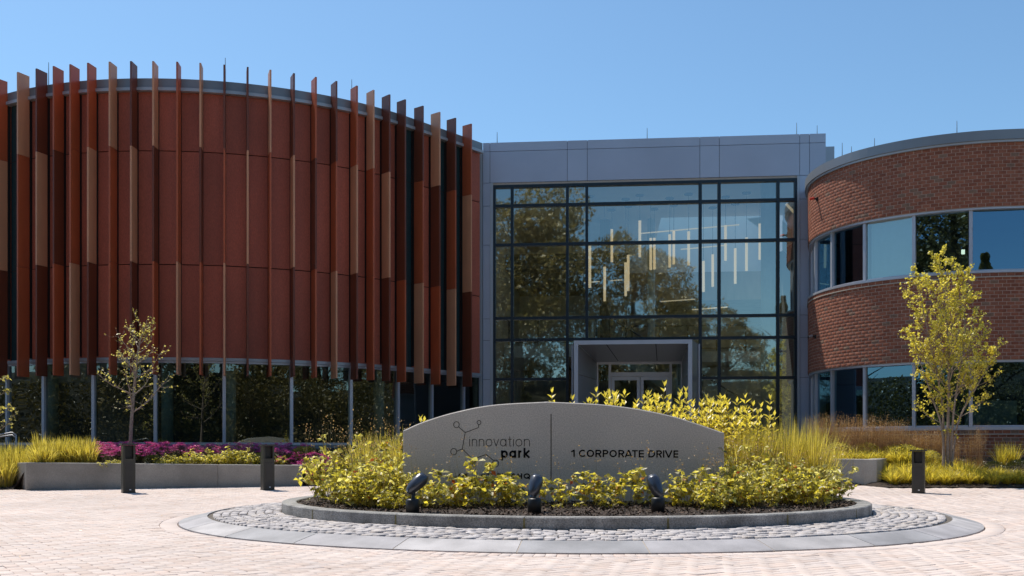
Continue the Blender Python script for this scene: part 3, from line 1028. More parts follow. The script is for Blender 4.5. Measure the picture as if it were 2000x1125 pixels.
for (s0, s1) in zip(vx, vx[1:]):
    for z1, z0 in zip(hz2, hz2[1:]):
        a0, a1, c0, c1 = s0 + .05, s1 - .05, z0 + .05, z1 - .05
        if c0 < zPT and a1 > sPL and a0 < sPR:
            if c1 <= zPT + .1:
                if a0 < sPL - .15: a1 = sPL
                elif a1 > sPR + .15: a0 = sPR
                else: continue
            else: c0 = zPT + .02
        t1, t2 = random.gauss(0, 0.0035), random.gauss(0, 0.0035)
        wd, ht = (a1 - a0), (c1 - c0)
        b = MB()
        b.add([(*bp(a0, -.10), c0), (*bp(a1, -.10 + t1 * wd), c0), (*bp(a1, -.10 + t1 * wd + t2 * ht), c1), (*bp(a0, -.10 + t2 * ht), c1)], [(0, 1, 2, 3)])
        b.build('pane', M['glass_box'], hall)
# portal
pf, pk = 1.5, -1.1
portal = MB()
oL, oR = bs(1121, pf), bs(1352, pf)
iL, iR = bs(1129, pf), bs(1344, pf)
oLb, oRb = bs(1119, 0.02), bs(1364, 0.02)
zo, zi = bz(1240, 664, pf), bz(1240, 672, pf)
dL, dR, zd = bs(1166, pk), bs(1332, pk), bz(1240, 707, pk)
def q3(s_, o, z): return (*bp(s_, o), z)
portal.hexa([q3(oL, pf, 1.05), q3(iL, pf, 1.05), q3(iL, pf - .06, 1.05), q3(oL, pf - .06, 1.05), q3(oL, pf, zo), q3(iL, pf, zo), q3(iL, pf - .06, zo), q3(oL, pf - .06, zo)])
portal.hexa([q3(iR, pf, 1.05), q3(oR, pf, 1.05), q3(oR, pf - .06, 1.05), q3(iR, pf - .06, 1.05), q3(iR, pf, zo), q3(oR, pf, zo), q3(oR, pf - .06, zo), q3(iR, pf - .06, zo)])
portal.hexa([q3(iL + .001, pf, zi), q3(iR - .001, pf, zi), q3(iR - .001, pf - .06, zi), q3(iL + .001, pf - .06, zi), q3(iL + .001, pf, zo), q3(iR - .001, pf, zo), q3(iR - .001, pf - .06, zo), q3(iL + .001, pf - .06, zo)])
po = portal.build('entrance_portal', M['alu'], hall)
# outer faces
b = MB(); b.quad(q3(oL, pf - .06, 1.05), q3(oL, pf - .06, zo), q3(oLb, 0, zo), q3(oLb, 0, 1.05)); b.build('portal_side', M['soffit'], po)
b = MB(); b.quad(q3(oR, pf - .06, 1.05), q3(oRb, 0, 1.05), q3(oRb, 0, zo), q3(oR, pf - .06, zo)); b.build('portal_side', M['soffit'], po)
b = MB(); b.quad(q3(oL, pf - .06, zo), q3(oR, pf - .06, zo), q3(oRb, 0, zo), q3(oLb, 0, zo)); b.build('portal_roof', M['alu'], po)
b = MB(); bbox(b, oRb, oRb + .05, -.05, .06, 1.05, zo); b.build('portal_trim', M['alu'], po)
b = MB(); bbox(b, oLb - .05, oLb, -.05, .06, 1.05, zo); b.build('portal_trim', M['alu'], po)
# splayed soffit and cheeks
cuts = [0, 0.26, 0.71, 1.0]
for c0, c1 in zip(cuts, cuts[1:]):
    e = 0.004
    b = MB()
    f0, f1 = iL + (iR - iL) * (c0 + e), iL + (iR - iL) * (c1 - e)
    k0, k1 = dL + (dR - dL) * (c0 + e), dL + (dR - dL) * (c1 - e)
    b.quad(q3(f0, pf - .06, zi), q3(k0, pk, zd), q3(k1, pk, zd), q3(f1, pf - .06, zi)); b.build('soffit_panel', M['soffit'], po)
b = MB(); b.quad(q3(iL, pf - .07, zi + .03), q3(iR, pf - .07, zi + .03), q3(dR, pk, zd + .03), q3(dL, pk, zd + .03)); b.build('soffit_backing', M['joint'], po)
zjn = bz(1125, 731, pf)
for f_, k_ in ((iL, dL), (iR, dR)):
    for z0, z1 in ((1.05, zjn - .008), (zjn + .008, None)):
        b = MB()
        b.quad(q3(f_, pf - .06, z0), q3(f_, pf - .06, z1 if z1 else zi - .01), q3(k_, pk, (z1 if z1 else zd - .01)), q3(k_, pk, z0)); b.build('cheek_panel', M['soffit'], po)
# door screen
def dz_(py): return bz(1240, py, pk)
scr = MB()
def dbar(x0, x1, y0, y1, o0=pk - .05, o1=pk + .02):
    z0 = 1.09 if y1 is None else dz_(y1)
    bbox(scr, bs(x0, pk), bs(x1, pk), o0, o1, z0, dz_(y0))
dbar(1165.5, 1333, 706.5, 711.5)
dbar(1165.5, 1168.8, 711.6, None); dbar(1329.8, 1333, 711.6, None)
dbar(1188.5, 1193.5, 711.6, None); dbar(1307.5, 1312.5, 711.6, None)
dbar(1193.6, 1307.4, 727, 735)
ds_ = scr.build('door_screen', M['alu'], po)
def pane(x0, x1, y0, y1, par, off=pk - .015, nm='pane', mt_='glass_low'):
    b = MB(); z0 = 1.2 if y1 is None else dz_(y1)
    b.quad(q3(bs(x0, pk), off, z0), q3(bs(x1, pk), off, z0), q3(bs(x1, pk), off, dz_(y0)), q3(bs(x0, pk), off, dz_(y0))); b.build(nm, M[mt_], par)
pane(1168.8, 1188.5, 711.6, None, ds_); pane(1312.5, 1329.8, 711.6, None, ds_); pane(1193.6, 1307.4, 711.6, 727, ds_)
for x0, x1 in ((1194.2, 1250.0), (1251.0, 1306.8)):
    scr = MB()
    bbox(scr, bs(x0, pk), bs(x0 + 6, pk), pk - .04, pk + .01, 1.1, dz_(735.6)); bbox(scr, bs(x1 - 6, pk), bs(x1, pk), pk - .04, pk + .01, 1.1, dz_(735.6))
    bbox(scr, bs(x0 + 6.02, pk), bs(x1 - 6.02, pk), pk - .04, pk + .01, dz_(742.5), dz_(735.6)); bbox(scr, bs(x0 + 6.02, pk), bs(x1 - 6.02, pk), pk - .04, pk + .01, 1.1, 1.35)
    hx = x1 - 3 if x0 < 1230 else x0 + 3
    q = bp(bs(hx, pk), pk + .07)
    scr.tube([(q.x, q.y, 1.9), (q.x, q.y, 2.6)], .018, 6)
    dr = scr.build('door', M['alu'], hall)
    b = MB(); b.quad(q3(bs(x0 + 6, pk), pk - .02, 1.35), q3(bs(x1 - 6, pk), pk - .02, 1.35), q3(bs(x1 - 6, pk), pk - .02, dz_(742.5)), q3(bs(x0 + 6, pk), pk - .02, dz_(742.5))); b.build('door_glass', M['glass_low'], dr)
# rear roof edge seen past the right corner
b = MB(); b.box((11.28, 35.9, ZR(9.9)), (.35, 1.2, 1.7), -0.1); b.build('roof_screen', M['fascia_light'], hall)

# lamps in the hall
lamps = [(1152, 480, 562), (1181, 521, 588), (1195, 448, 512), (1222, 513, 578), (1227, 498, 568), (1249.6, 431, 502), (1271, 465, 527), (1278, 465, 526), (1308, 458, 522), (1316, 452, 516), (1345, 452, 518),
         (1374, 510, 570), (1392, 497, 560), (1417, 440, 509), (1436, 485, 554), (1458, 464, 529), (1484, 437, 507)]
order = ['leftmost pendant lamp, a thin one right of the wide mullion', 'low pendant lamp second from the left in the hall', 'third pendant lamp from the left, above the low second one', 'lower lamp of the overlapping left pair of pendants',
         'upper lamp of the overlapping left pair of pendants', 'highest hung pendant lamp, just left of the hall centre', 'left tube of the close twin pendants at mid hall', 'right tube of the close twin pendants at mid hall',
         'lower lamp of the staggered pair right of the twin pendants', 'upper lamp of the staggered pair right of the twin pendants', 'single pendant lamp just left of the narrow glazing bay', 'lowest pendant lamp at the narrow glazing bay',
         'pendant lamp in the middle of the narrow glazing bay', 'high pendant lamp just right of the narrow glazing bay', 'low pendant lamp second right of the narrow glazing bay', 'pendant lamp second from the right in the hall', 'rightmost pendant lamp, in front of the pale roof light']
for i, (px, y0, y1) in enumerate(lamps):
    off = -3.0 - (i * 37 % 5) * 0.55
    q = bp(bs(px, off), off)
    z1, z0 = EYE + (HY - y0) / F * q.y, EYE + (HY - y1) / F * q.y
    lp = empty('pendant_lamp', (q.x, q.y, z0), order[i], 'pendant lamp', 'pendant lamps in the entrance hall')
    b = MB(); b.lathe((q.x, q.y), [(0.052, z0), (0.052, z1)], 12); b.build('lamp_tube', M['lamp'], lp, True)
    b = MB(); b.tube([(q.x, q.y, z1), (q.x, q.y, zCe - .03)], 0.008, 4); b.build('cord', M['black'], lp)
    b = MB(); b.lathe((q.x, q.y), [(0.16, zCe - .04), (0.16, zCe)], 14); b.build('canopy_disc', M['inner_dark'], lp)
for i, (x0, y0, x1, y1, off, lab) in enumerate(((967, 503, 1037, 498.5, -6, 'thin ceiling light line at the far left of the hall glass'), (1051, 530, 1132, 524, -6.5, 'thin ceiling light line crossing the left mullion pair'), (1141, 552, 1215, 546.5, -7, 'lowest thin light line on the left half of the hall'),
                                     (1250, 456, 1444, 439, -4.6, 'long thin light line high behind the pendants'), (1330, 487, 1420, 479, -6, 'faint light line below the long one'), (1290, 589, 1358, 584.5, -7, 'short light line low in the middle of the hall'), (1352, 605, 1421, 600, -7.5, 'lowest light line right of the middle of the hall'),
                                     (1535, 398, 1557, 421, -2.5, 'short steep light bar at the right end of the hall glass'))):
    p, q = bp(bs(x0, off), off), bp(bs(x1, off), off)
    a_, c_ = Vector((*p, EYE + (HY - y0) / F * p.y)), Vector((*q, EYE + (HY - y1) / F * q.y))
    b = MB(); b.tube([a_, c_], 0.024 if i < 7 else 0.05, 6); o = b.build('light_line', M['lampline']); tag(o, lab, 'ceiling light', 'linear lights in the entrance hall')

# ------------------------------------------------------------------ right wing: brick bands
RC = Curve(catmull([(10.5, 34.6), (10.02, 33.3), (9.80, 32.2), (9.90, 31.0), (10.44, 29.75), (11.5, 28.72), (12.86, 28.07), (14.3, 27.82), (16.2, 27.75), (18.5, 28.0), (21.5, 29.3), (24, 31.5)], 12))
bb = empty('brick_building', (14, 30, 0), 'curved red brick office wing with two bands of blue glass', 'building')
PROUD = 0.14
zRT, zRF = ZR(8.90), ZR(8.60)
zU1, zU0 = ZR(6.80), ZR(5.02)
zL1, zL0 = ZR(2.53), ZR(0.66)
sA = 0.15
b = MB(); b.ribbon(RC, sA, RC.len, -0.4, PROUD + 0.10, zRF + .03, zRT, 0.25); b.build('parapet', M['fascia'], bb)
b = MB(); b.ribbon(RC, sA, RC.len, -0.4, PROUD + 0.06, zRF - .03, zRF + .028, 0.25); b.build('drip_edge', M['fascia_light'], bb)
for z0, z1 in ((zU1, zRF - .032), (zL1, zU0 - .07), (0.2, zL0 - .09)):
    b = MB(); b.ribbon(RC, sA, RC.len, -0.3, PROUD + 0.002, z0, z1, 0.25); b.build('mortar_wall', M['mortar'], bb)
for z in (zU0 - .17, zL0 - .19):
    b = MB(); b.ribbon(RC, sA, RC.len, PROUD - .012, PROUD + 0.035, z - .028, z + .002, 0.25); b.build('stone_string', M['stone'], bb)
for z0, z1 in ((zU0 - .066, zU0 + .0), (zL0 - .086, zL0 + .0)):
    b = MB(); b.ribbon(RC, sA, RC.len, -0.2, PROUD + .03, z0, z1, 0.25); b.build('sill', M['alu'], bb)
for z0, z1 in ((zU1 - .06, zU1 - .003), (zL1 - .06, zL1 - .003)):
    b = MB(); b.ribbon(RC, sA, RC.len, -0.2, PROUD - .03, z0, z1, 0.25); b.build('head_frame', M['alu'], bb)
mr = [RC.find(p, 0.02, 2.0) for p in (1593, 1625, 1689, 1785, 1896)]
step = mr[-1] - mr[-2]
mr += [mr[-1] + step * k for k in (1.0, 2.0, 3.0)]
mr = [mr[0] - 1.6] + mr
for row, (z0, z1) in enumerate(((zU0, zU1 - .06), (zL0, zL1 - .06))):
    for i, (s0, s1) in enumerate(zip(mr, mr[1:])):
        b = MB()
        b.ribbon(RC, s0 - .045, s0 + .045, -0.12, 0.05, z0, z1, .3)
        b.ribbon(RC, s0 + .06, s1 - .06, -0.12, 0.03, z0, z0 + .05, .3)
        wd_ = b.build('window', M['alu'], bb)
        b = MB()
        p0, p1 = RC.at(s0 + .06, -0.03), RC.at(s1 - .06, -0.03)
        b.add([(*p0, z0 + .05), (*p1, z0 + .05), (*p1, z1), (*p0, z1)], [(0, 1, 2, 3)])
        b.build('pane', M['glass_box'] if (row, i) == (0, 3) else M['glass_brick'], wd_)
        if i == 0:
            b = MB(); b.ribbon(RC, s0 + .06, s1 - .06, -0.02, 0.0, z0 + .05, z1, .3); b.build('jamb_panel', M['fascia_light'], wd_)
        if (row, i) in ((0, 3),):
            b = MB(); b.ribbon(RC, s0 + .08, s1 - .08, -0.22, -0.2, z0 + .03, z1, .4); b.build('blind', M['blind'], wd_)
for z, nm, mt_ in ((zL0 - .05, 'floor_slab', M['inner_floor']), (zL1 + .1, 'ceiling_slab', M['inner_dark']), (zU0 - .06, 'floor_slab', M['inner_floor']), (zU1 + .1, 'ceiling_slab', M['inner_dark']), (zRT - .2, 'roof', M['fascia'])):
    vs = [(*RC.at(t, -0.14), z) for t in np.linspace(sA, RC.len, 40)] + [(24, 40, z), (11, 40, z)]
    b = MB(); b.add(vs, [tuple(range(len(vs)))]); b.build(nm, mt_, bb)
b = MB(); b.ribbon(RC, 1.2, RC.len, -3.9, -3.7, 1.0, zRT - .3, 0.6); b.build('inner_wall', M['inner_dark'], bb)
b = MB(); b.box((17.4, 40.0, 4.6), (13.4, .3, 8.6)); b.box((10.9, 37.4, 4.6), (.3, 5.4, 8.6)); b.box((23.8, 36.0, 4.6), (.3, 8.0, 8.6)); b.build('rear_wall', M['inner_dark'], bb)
b = MB(); b.lathe((15.9, 30.2), [(0.2, zL0), (0.2, zU1)], 14); b.build('column', M['inner'], bb, True)
b = MB(); b.box((13.9, 29.0, ZR(1.0)), (1.5, 0.06, 0.9)); b.build('monitor_back', M['inner'], bb)
# bricks
recs = []
CH, PL_ = 0.1005, 0.214
for z0, z1 in ((zU1 + .002, zRF - .034), (zL1 + .002, zU0 - .07), (0.2, zL0 - .09)):
    k = int(round((z1 - z0) / CH)); ch = (z1 - z0) / k
    for c in range(k):
        z = z0 + (c + .5) * ch
        t = sA + 0.3 + (PL_ / 2 if c % 2 else 0)
        while t < RC.len - 2.0:
            x, y = RC.at(t, PROUD - 0.005 + random.gauss(0, 0.0009)); nn = RC.normal(t)
            pxx = 1000 + x / y * F
            if pxx < 2900:
                face = abs(nn.dot(Vector((x, y)).normalized()))
                vis = nn.dot(Vector((x, y))) < 0
                recs.append((x, y, z, math.atan2(nn.y, nn.x) + PI / 2, random.choice((0, 0, 0, 1, 1, 2, 2, 3, 3, 4, 4, 5)) if random.random() > .5 else random.randrange(4), seen(x, y, z, .2 * face, .09) if vis else 0, 0, 0, 1, 1, ch))
            t += PL_
a, c_ = 0.1005, 0.0435
d0, d1 = 0.02, -0.012
v = np.array([(-a, d0, -c_), (a, d0, -c_), (a, d0, c_), (-a, d0, c_), (-a, d1 + .003, -c_), (a, d1 + .003, -c_), (a, d1 + .003, c_), (-a, d1 + .003, c_),
              (-a + .004, d1, -c_ + .004), (a - .004, d1, -c_ + .004), (a - .004, d1, c_ - .004), (-a + .004, d1, c_ - .004)])
f = np.array([(0, 1, 5, 4), (1, 2, 6, 5), (2, 3, 7, 6), (3, 0, 4, 7), (4, 5, 9, 8), (5, 6, 10, 9), (6, 7, 11, 10), (7, 4, 8, 11), (8, 9, 10, 11)])
lay(bb, 'brick', 'brickwork', [r[:10] for r in recs], (v, f), BRICKS)
lay_z = None


# ------------------------------------------------------------------ small fittings on the buildings
def rod(px, y0, y1, D, lab):
    p = W(px, y1, D)
    b = MB()
    h = (y1 - y0) * D / F
    b.tube([(p.x, p.y, p.z - .25), (p.x, p.y, p.z + h)], [0.02, 0.009], 6)
    b.lathe((p.x, p.y), [(0.05, p.z - .3), (0.05, p.z - .22)], 8)
    tag(b.build('lightning_rod', M['steel']), lab, 'lightning rod', 'lightning rods on the roof edges')


rod(95, 122, 165, 29.8, 'thin lightning rod between the second and third fins from the left')
rod(440, 113, 160, 29.5, 'tallest lightning rod, beside the edge on fin above the rust wing')
rod(687, 155, 200, 31.2, 'lightning rod behind the fins on the falling roofline')
rod(971, 258, 280, 35.4, 'lightning rod at the far left corner of the silver hall roof')
rod(1264, 250, 273, 35.2, 'lightning rod over the middle of the silver hall roof')
rod(1556, 240, 265, 35.0, 'first of the two rods near the right corner of the hall roof')
rod(1596, 245, 265, 34.6, 'second rod, nearest the right corner of the hall roof')
rod(1645, 279, 303, 32.0, 'leftmost lightning rod on the brick wing roof')
rod(1663, 286, 298, 31.4, 'short stubby rod second from the left on the brick wing')
rod(1708, 270, 287, 30.4, 'third rod from the left on the brick wing roof')
rod(1869, 236, 265, 28.4, 'single tall rod in the middle of the brick wing roof')


def wallcam(px, py, lab, redcap):
    t = RC.find(px, PROUD, 2.0)
    x, y = RC.at(t, PROUD); nn = RC.normal(t)
    z = EYE + (HY - py) / F * y
    o = empty('security_camera', (x, y, z), lab, 'security camera')
    b = MB(); q = Vector((x, y)) + nn * .0
    e = q + nn * .12
    b.tube([(q.x, q.y, z), (e.x, e.y, z + .02)], .03, 8); b.box((q.x, q.y, z), (.09, .09, .11), math.atan2(nn.y, nn.x)); b.build('mount_arm', M['black'], o)
    e2 = e + nn * .12
    b = MB(); b.tube([(e.x, e.y, z + .03), (e2.x, e2.y, z + .0)], [.04, .043], 10); b.build('housing', M['red'] if redcap else M['steel'], o)
    b = MB(); e3 = e2 + nn * .02
    b.tube([(e2.x, e2.y, z), (e3.x, e3.y, z)], .034, 10); b.build('lens_cap', M['red'] if redcap else M['black'], o)


wallcam(1597, 389, 'red and black camera on an arm high on the brick band', True)
wallcam(1594, 658, 'small grey camera on the lower brick band beside the hall', False)
p = W(1881, 492, 31.2)
b = MB(); b.box((p.x, p.y, p.z), (.09, .05, .14)); tag(b.build('wall_sconce', M['sconce']), 'small lit white wall lamp behind the upper brick wing glass', 'wall lamp')

# ------------------------------------------------------------------ sign
SD = 12.6
sign = empty('entrance_sign', (W(1101, 980, SD).x, SD, 0.3), 'wide arched grey granite sign slab reading innovation park and 1 corporate drive', 'sign')


def SP(px, py): return ((px - 1000) * SD / F, EYE + (HY - py) * SD / F)


top = catmull([SP(*p) for p in ((787, 841), (826, 824), (884, 806), (960, 791), (1057, 785), (1080, 785), (1172, 789.5), (1242, 798), (1311, 812), (1357, 826), (1414.6, 845.5))], 8)
th = 0.30
b = MB()
ch = 0.012
outl = [Vector((top[0].x, 0.20))] + [Vector(q) for q in top] + [Vector((top[-1].x, 0.20))]
n_ = len(outl)
ins = []
for i, p in enumerate(outl):
    a_ = outl[max(0, i - 1)]; c_ = outl[min(n_ - 1, i + 1)]
    d = (c_ - a_).normalized(); ins.append(p + Vector((d.y, -d.x)) * ch)
vs = [(p.x, SD + ch, p.y) for p in outl] + [(p.x, SD, p.y) for p in ins] + [(p.x, SD + th, p.y) for p in outl]
fs = [tuple(range(n_, 2 * n_))]
for i in range(n_ - 1):
    fs.append((i + 1, i, n_ + i, n_ + i + 1)); fs.append((i, i + 1, 2 * n_ + i + 1, 2 * n_ + i))
fs.append(tuple(reversed(range(2 * n_, 3 * n_))))
b.add(vs, fs)
b.build('slab', M['granite'], sign)
_k = [0]


def stroke(b, pts_, wd, closed=False):
    """flat letter stroke on the sign face with mitred corners; pts in photo pixels"""
    P = [Vector(SP(*p)) for p in pts_]
    hw = wd * SD / F / 2
    n2 = len(P)
    Lp, Rp = [], []
    for i in range(n2):
        if closed: a_, c_ = P[i - 1], P[(i + 1) % n2]
        else: a_, c_ = P[max(0, i - 1)], P[min(n2 - 1, i + 1)]
        d1 = (P[i] - a_).normalized() if (P[i] - a_).length > 1e-9 else None
        d2 = (c_ - P[i]).normalized() if (c_ - P[i]).length > 1e-9 else None
        d1 = d1 or d2; d2 = d2 or d1
        t = (d1 + d2)
        t = t.normalized() if t.length > 1e-6 else d1
        nn = Vector((-t.y, t.x)); k = 1 / max(0.45, nn.dot(Vector((-d1.y, d1.x))))
        Lp.append(P[i] + nn * hw * k); Rp.append(P[i] - nn * hw * k)
    _k[0] += 1
    y = SD - 0.0025 - (_k[0] % 40) * 0.00003
    vs = [(q.x, y, q.y) for q in Lp] + [(q.x, y, q.y) for q in Rp] + [(q.x, SD + .004, q.y) for q in Lp] + [(q.x, SD + .004, q.y) for q in Rp]
    fs = []
    m2 = n2 if closed else n2 - 1
    for i in range(m2):
        j = (i + 1) % n2
        fs += [(i, j, n2 + j, n2 + i), (2 * n2 + i, i + 0, j, 2 * n2 + j)[::-1], (n2 + i, 3 * n2 + i, 3 * n2 + j, n2 + j)[::-1]]
    b.add(vs, fs)


def arc(cx, cy, rx, ry, a0, a1, k=18):
    return [(cx + rx * math.cos(rad(a0 + (a1 - a0) * i / k)), cy + ry * math.sin(rad(a0 + (a1 - a0) * i / k))) for i in range(k + 1)]


def glyph(b, c, x0, x1, y0, y1, wd):
    """x0..x1, y0 (top)..y1 (baseline): outer edges; wd stroke"""
    h = wd / 2
    L, R, T, Bm = x0 + h, x1 - h, y0 + h, y1 - h
    cx, cy = (L + R) / 2, (T + Bm) / 2
    rx, ry = (R - L) / 2, (Bm - T) / 2
    S = lambda p, cl=False: stroke(b, p, wd, cl)
    if c == 'o' or c == 'O' or c == 'Q' or c == '0':
        S(arc(cx, cy, rx, ry, 0, 345, 23)[:-0 or None], True)
        if c == 'Q': S([(cx + rx * .25, cy + ry * .35), (R + h, y1 + h)])
    elif c == 'i':
        S([(cx, y0), (cx, y1)]); S([(cx - h * .9, y0 - wd * 2.9), (cx + h * .9, y0 - wd * 2.9)])
    elif c == 'n':
        S([(L, y0), (L, y1)]); S([(L, cy)] + arc(cx, T + rx * 1.0, rx, rx, 190, 360, 12) + [(R, y1)])
    elif c == 'v':
        S([(L, y0), (cx, Bm + h * .3)]); S([(cx, Bm + h * .3), (R, y0)])
    elif c == 'a':
        S(arc(cx, cy, rx, ry, 0, 345, 23), True); S([(R, y0), (R, y1)])
    elif c == 't':
        m_ = L + (R - L) * .48
        S([(m_, y0 - (y1 - y0) * .33), (m_, Bm - 2)] + arc(m_ + 2.2, Bm - 2.2, 2.2, 2.2, 180, 90, 5) + [(R, Bm)])
        S([(x0, T), (x1, T)])
    elif c == 'p':
        S(arc(cx, cy, rx, ry, 0, 345, 23), True); S([(L, y0), (L, y1 + (y1 - y0) * .36)])
    elif c == 'r':
        S([(L, y0), (L, y1)]); S([(L, cy + 1)] + arc(R, T + rx * 2, rx * 2, rx * 2, 200, 275, 8))
    elif c == 'k':
        S([(L, y0 - (y1 - y0) * .34), (L, y1)]); S([(L, cy + ry * .35), (R + h * .3, y0)]); S([(L + rx * .5, cy), (R + h * .4, y1)])
    elif c == '1':
        S([(R - h * .2, y0), (R - h * .2, y1)]); S([(R, T), (x0, T + (y1 - y0) * .2)])
    elif c in 'CG':
        S(arc(cx, cy, rx * 1.05, ry, -45, -318, 22))
        if c == 'G': S([(cx + rx * .1, cy + ry * .1), (R, cy + ry * .1), (R, cy + ry * .75)])
    elif c == 'R' or c == 'P':
        m_ = y0 + (y1 - y0) * .62
        S([(L, y0), (L, y1)]); S([(L, T), (cx, T)] + arc(cx, (T + m_ - h) / 2, rx * .95, (m_ - h - T) / 2, -80, 80, 10) + [(cx, m_ - h), (L, m_ - h)])
        if c == 'R': S([(cx, m_ - h), (R, y1)])
    elif c == 'A':
        S([(L - h * .4, y1), (cx, y0)]); S([(cx, y0), (R + h * .4, y1)]); S([(L + rx * .35, y1 - (y1 - y0) * .28), (R - rx * .35, y1 - (y1 - y0) * .28)])
    elif c == 'T':
        S([(x0, T), (x1, T)]); S([(cx, y0), (cx, y1)])
    elif c == 'E':
        S([(L, y0), (L, y1)]); [S([(L, yy), (x1, yy)]) for yy in (T, cy, Bm)]
    elif c == 'D':
        S([(L, y0), (L, y1)]); S([(L, T), (cx - rx * .2, T)] + arc(cx - rx * .2, cy, rx * 1.2, ry, -85, 85, 12) + [(cx - rx * .2, Bm), (L, Bm)])
    elif c == 'I':
        S([(cx, y0), (cx, y1)])
    elif c == 'V' or c == 'Y':
        if c == 'V': S([(L - h * .3, y0), (cx, y1)]); S([(cx, y1), (R + h * .3, y0)])
        else: S([(L, y0), (cx, cy)]); S([(R, y0), (cx, cy)]); S([(cx, cy), (cx, y1)])
    elif c == 'N':
        S([(L, y0), (L, y1)]); S([(L, y0 + h), (R, y1 - h)]); S([(R, y0), (R, y1)])
    elif c == 'H':
        S([(L, y0), (L, y1)]); S([(L, cy), (R, cy)]); S([(R, y0), (R, y1)])
    elif c == 'B':
        S([(L, y0), (L, y1)])
        for a_, c_ in ((T, cy), (cy, Bm)): S([(L, a_), (cx, a_)] + arc(cx, (a_ + c_) / 2, rx, (c_ - a_) / 2, -80, 80, 8) + [(cx, c_), (L, c_)])


def word(name, items, y0, y1, wd, conv, drift=0.0):
    b = MB()
    for c, x0, x1 in items:
        dx0, dy0 = conv(x0, y0); dx1, dy1 = conv(x1, y1)
        dd = drift * (dx0 - 1114)
        glyph(b, c, dx0, dx1, dy0 + dd, dy1 + dd, wd)
    b.build(name, M['ink'], sign)


cA = lambda x, y: (870 + x / 8.035, 810 + y / 8.035)
cB = lambda x, y: (1100 + x / 8.0, 860 + y / 8.0)
for wd_items, y0_, y1_, wt_, cv_, dr_ in (
        ([('i', 373, 387), ('n', 415, 497), ('n', 525, 608), ('o', 633, 735), ('v', 752, 840), ('a', 857, 955), ('t', 983, 1037), ('i', 1061, 1075), ('o', 1100, 1205), ('n', 1233, 1325)], 380, 497, 1.25, cA, 0),
        ([('p', 872, 980), ('a', 1000, 1110), ('r', 1140, 1205), ('k', 1225, 1328)], 560, 676, 3.9, cA, 0),
        ([('1', 125, 183)], 145, 259, 2.7, cB, 0.0075),
        ([('C', 247, 358), ('O', 367, 483), ('R', 503, 600), ('P', 617, 708), ('O', 722, 838), ('R', 862, 957), ('A', 965, 1080), ('T', 1075, 1165), ('E', 1180, 1260)], 145, 259, 2.7, cB, 0.0075),
        ([('D', 1330, 1437), ('R', 1455, 1545), ('I', 1556, 1582), ('V', 1590, 1705), ('E', 1722, 1797)], 145, 259, 2.7, cB, 0.0075),
        ([('O', 200, 290), ('N', 300, 345)], 920, 1005, 2.5, cA, 0), ([('T', 640, 745)], 920, 1005, 2.5, cA, 0),
        ([('B', 808, 880), ('Y', 880, 950)], 920, 1005, 2.5, cA, 0), ([('I', 1000, 1018), ('G', 1030, 1105), ('H', 1130, 1205), ('Q', 1225, 1330)], 920, 1005, 2.5, cA, 0)):
    word('lettering', wd_items, y0_, y1_, wt_, cv_, dr_)
b = MB()
for (x, y, r) in ((172, 157, 44), (527, 122, 30), (130, 580, 47), (785, 765, 50), (405, 805, 33)):
    q = cA(x, y)
    stroke(b, arc(q[0], q[1], r / 8.035, r / 8.035 * 1.08, 0, 345, 23), 1.25, True)
for ln in (((205, 190), (310, 280)), ((310, 280), (515, 203), (524, 155)), ((310, 280), (265, 537)), ((176, 573), (265, 537)), ((265, 537), (430, 700)), ((430, 700), (640, 622), (750, 715)), ((430, 700), (412, 770))):
    stroke(b, [cA(*p) for p in ln], 1.25)
b.build('molecule_emblem', M['ink'], sign)
b = MB(); stroke(b, [(1076.3, 808.5), (1076.3, 945)], 1.5); b.build('divider_line', M['ink'], sign)

# ------------------------------------------------------------------ spotlights, bollards, handrail
def spot(px, py_base, hx0, hy0, hx1, hy1, D, lab):
    p = W(px, 0, D); zg = mound(p.x, D)
    o = empty('spotlight', (p.x, D, zg), lab, 'spotlight', 'uplights in front of the sign')
    b = MB(); b.lathe((p.x, D), [(0.075, zg - .03), (0.08, zg + .15), (0.065, zg + .17)], 14); b.build('base', M['black'], o, True)
    a_, c_ = W(hx0, hy0, D), W(hx1, hy1, D + .12)
    b = MB(); b.tube([(p.x, D, zg + .13), (a_.x * .6 + c_.x * .4, D + .03, a_.z * .6 + c_.z * .4)], .022, 8); b.build('knuckle', M['black'], o, True)
    d = c_ - a_
    prof = [(0, .02), (.08, .045), (.3, .068), (.6, .079), (.85, .076), (1.0, .06), (1.0, .05)]
    b = MB(); b.tube([a_ + d * t for t, _ in prof], [r for _, r in prof], 16); b.build('lamp_head', M['chrome'], o, True)


spot(806, 990, 796, 962, 829, 930, 11.35, 'spotlight tilted right, nearest the left end of the sign')
spot(1044, 992, 1038, 972, 1050, 930, 11.2, 'middle spotlight standing upright below the sign lettering')
spot(1285, 992, 1291, 975, 1272, 930, 11.3, 'spotlight tilted left, below the corporate drive lettering')


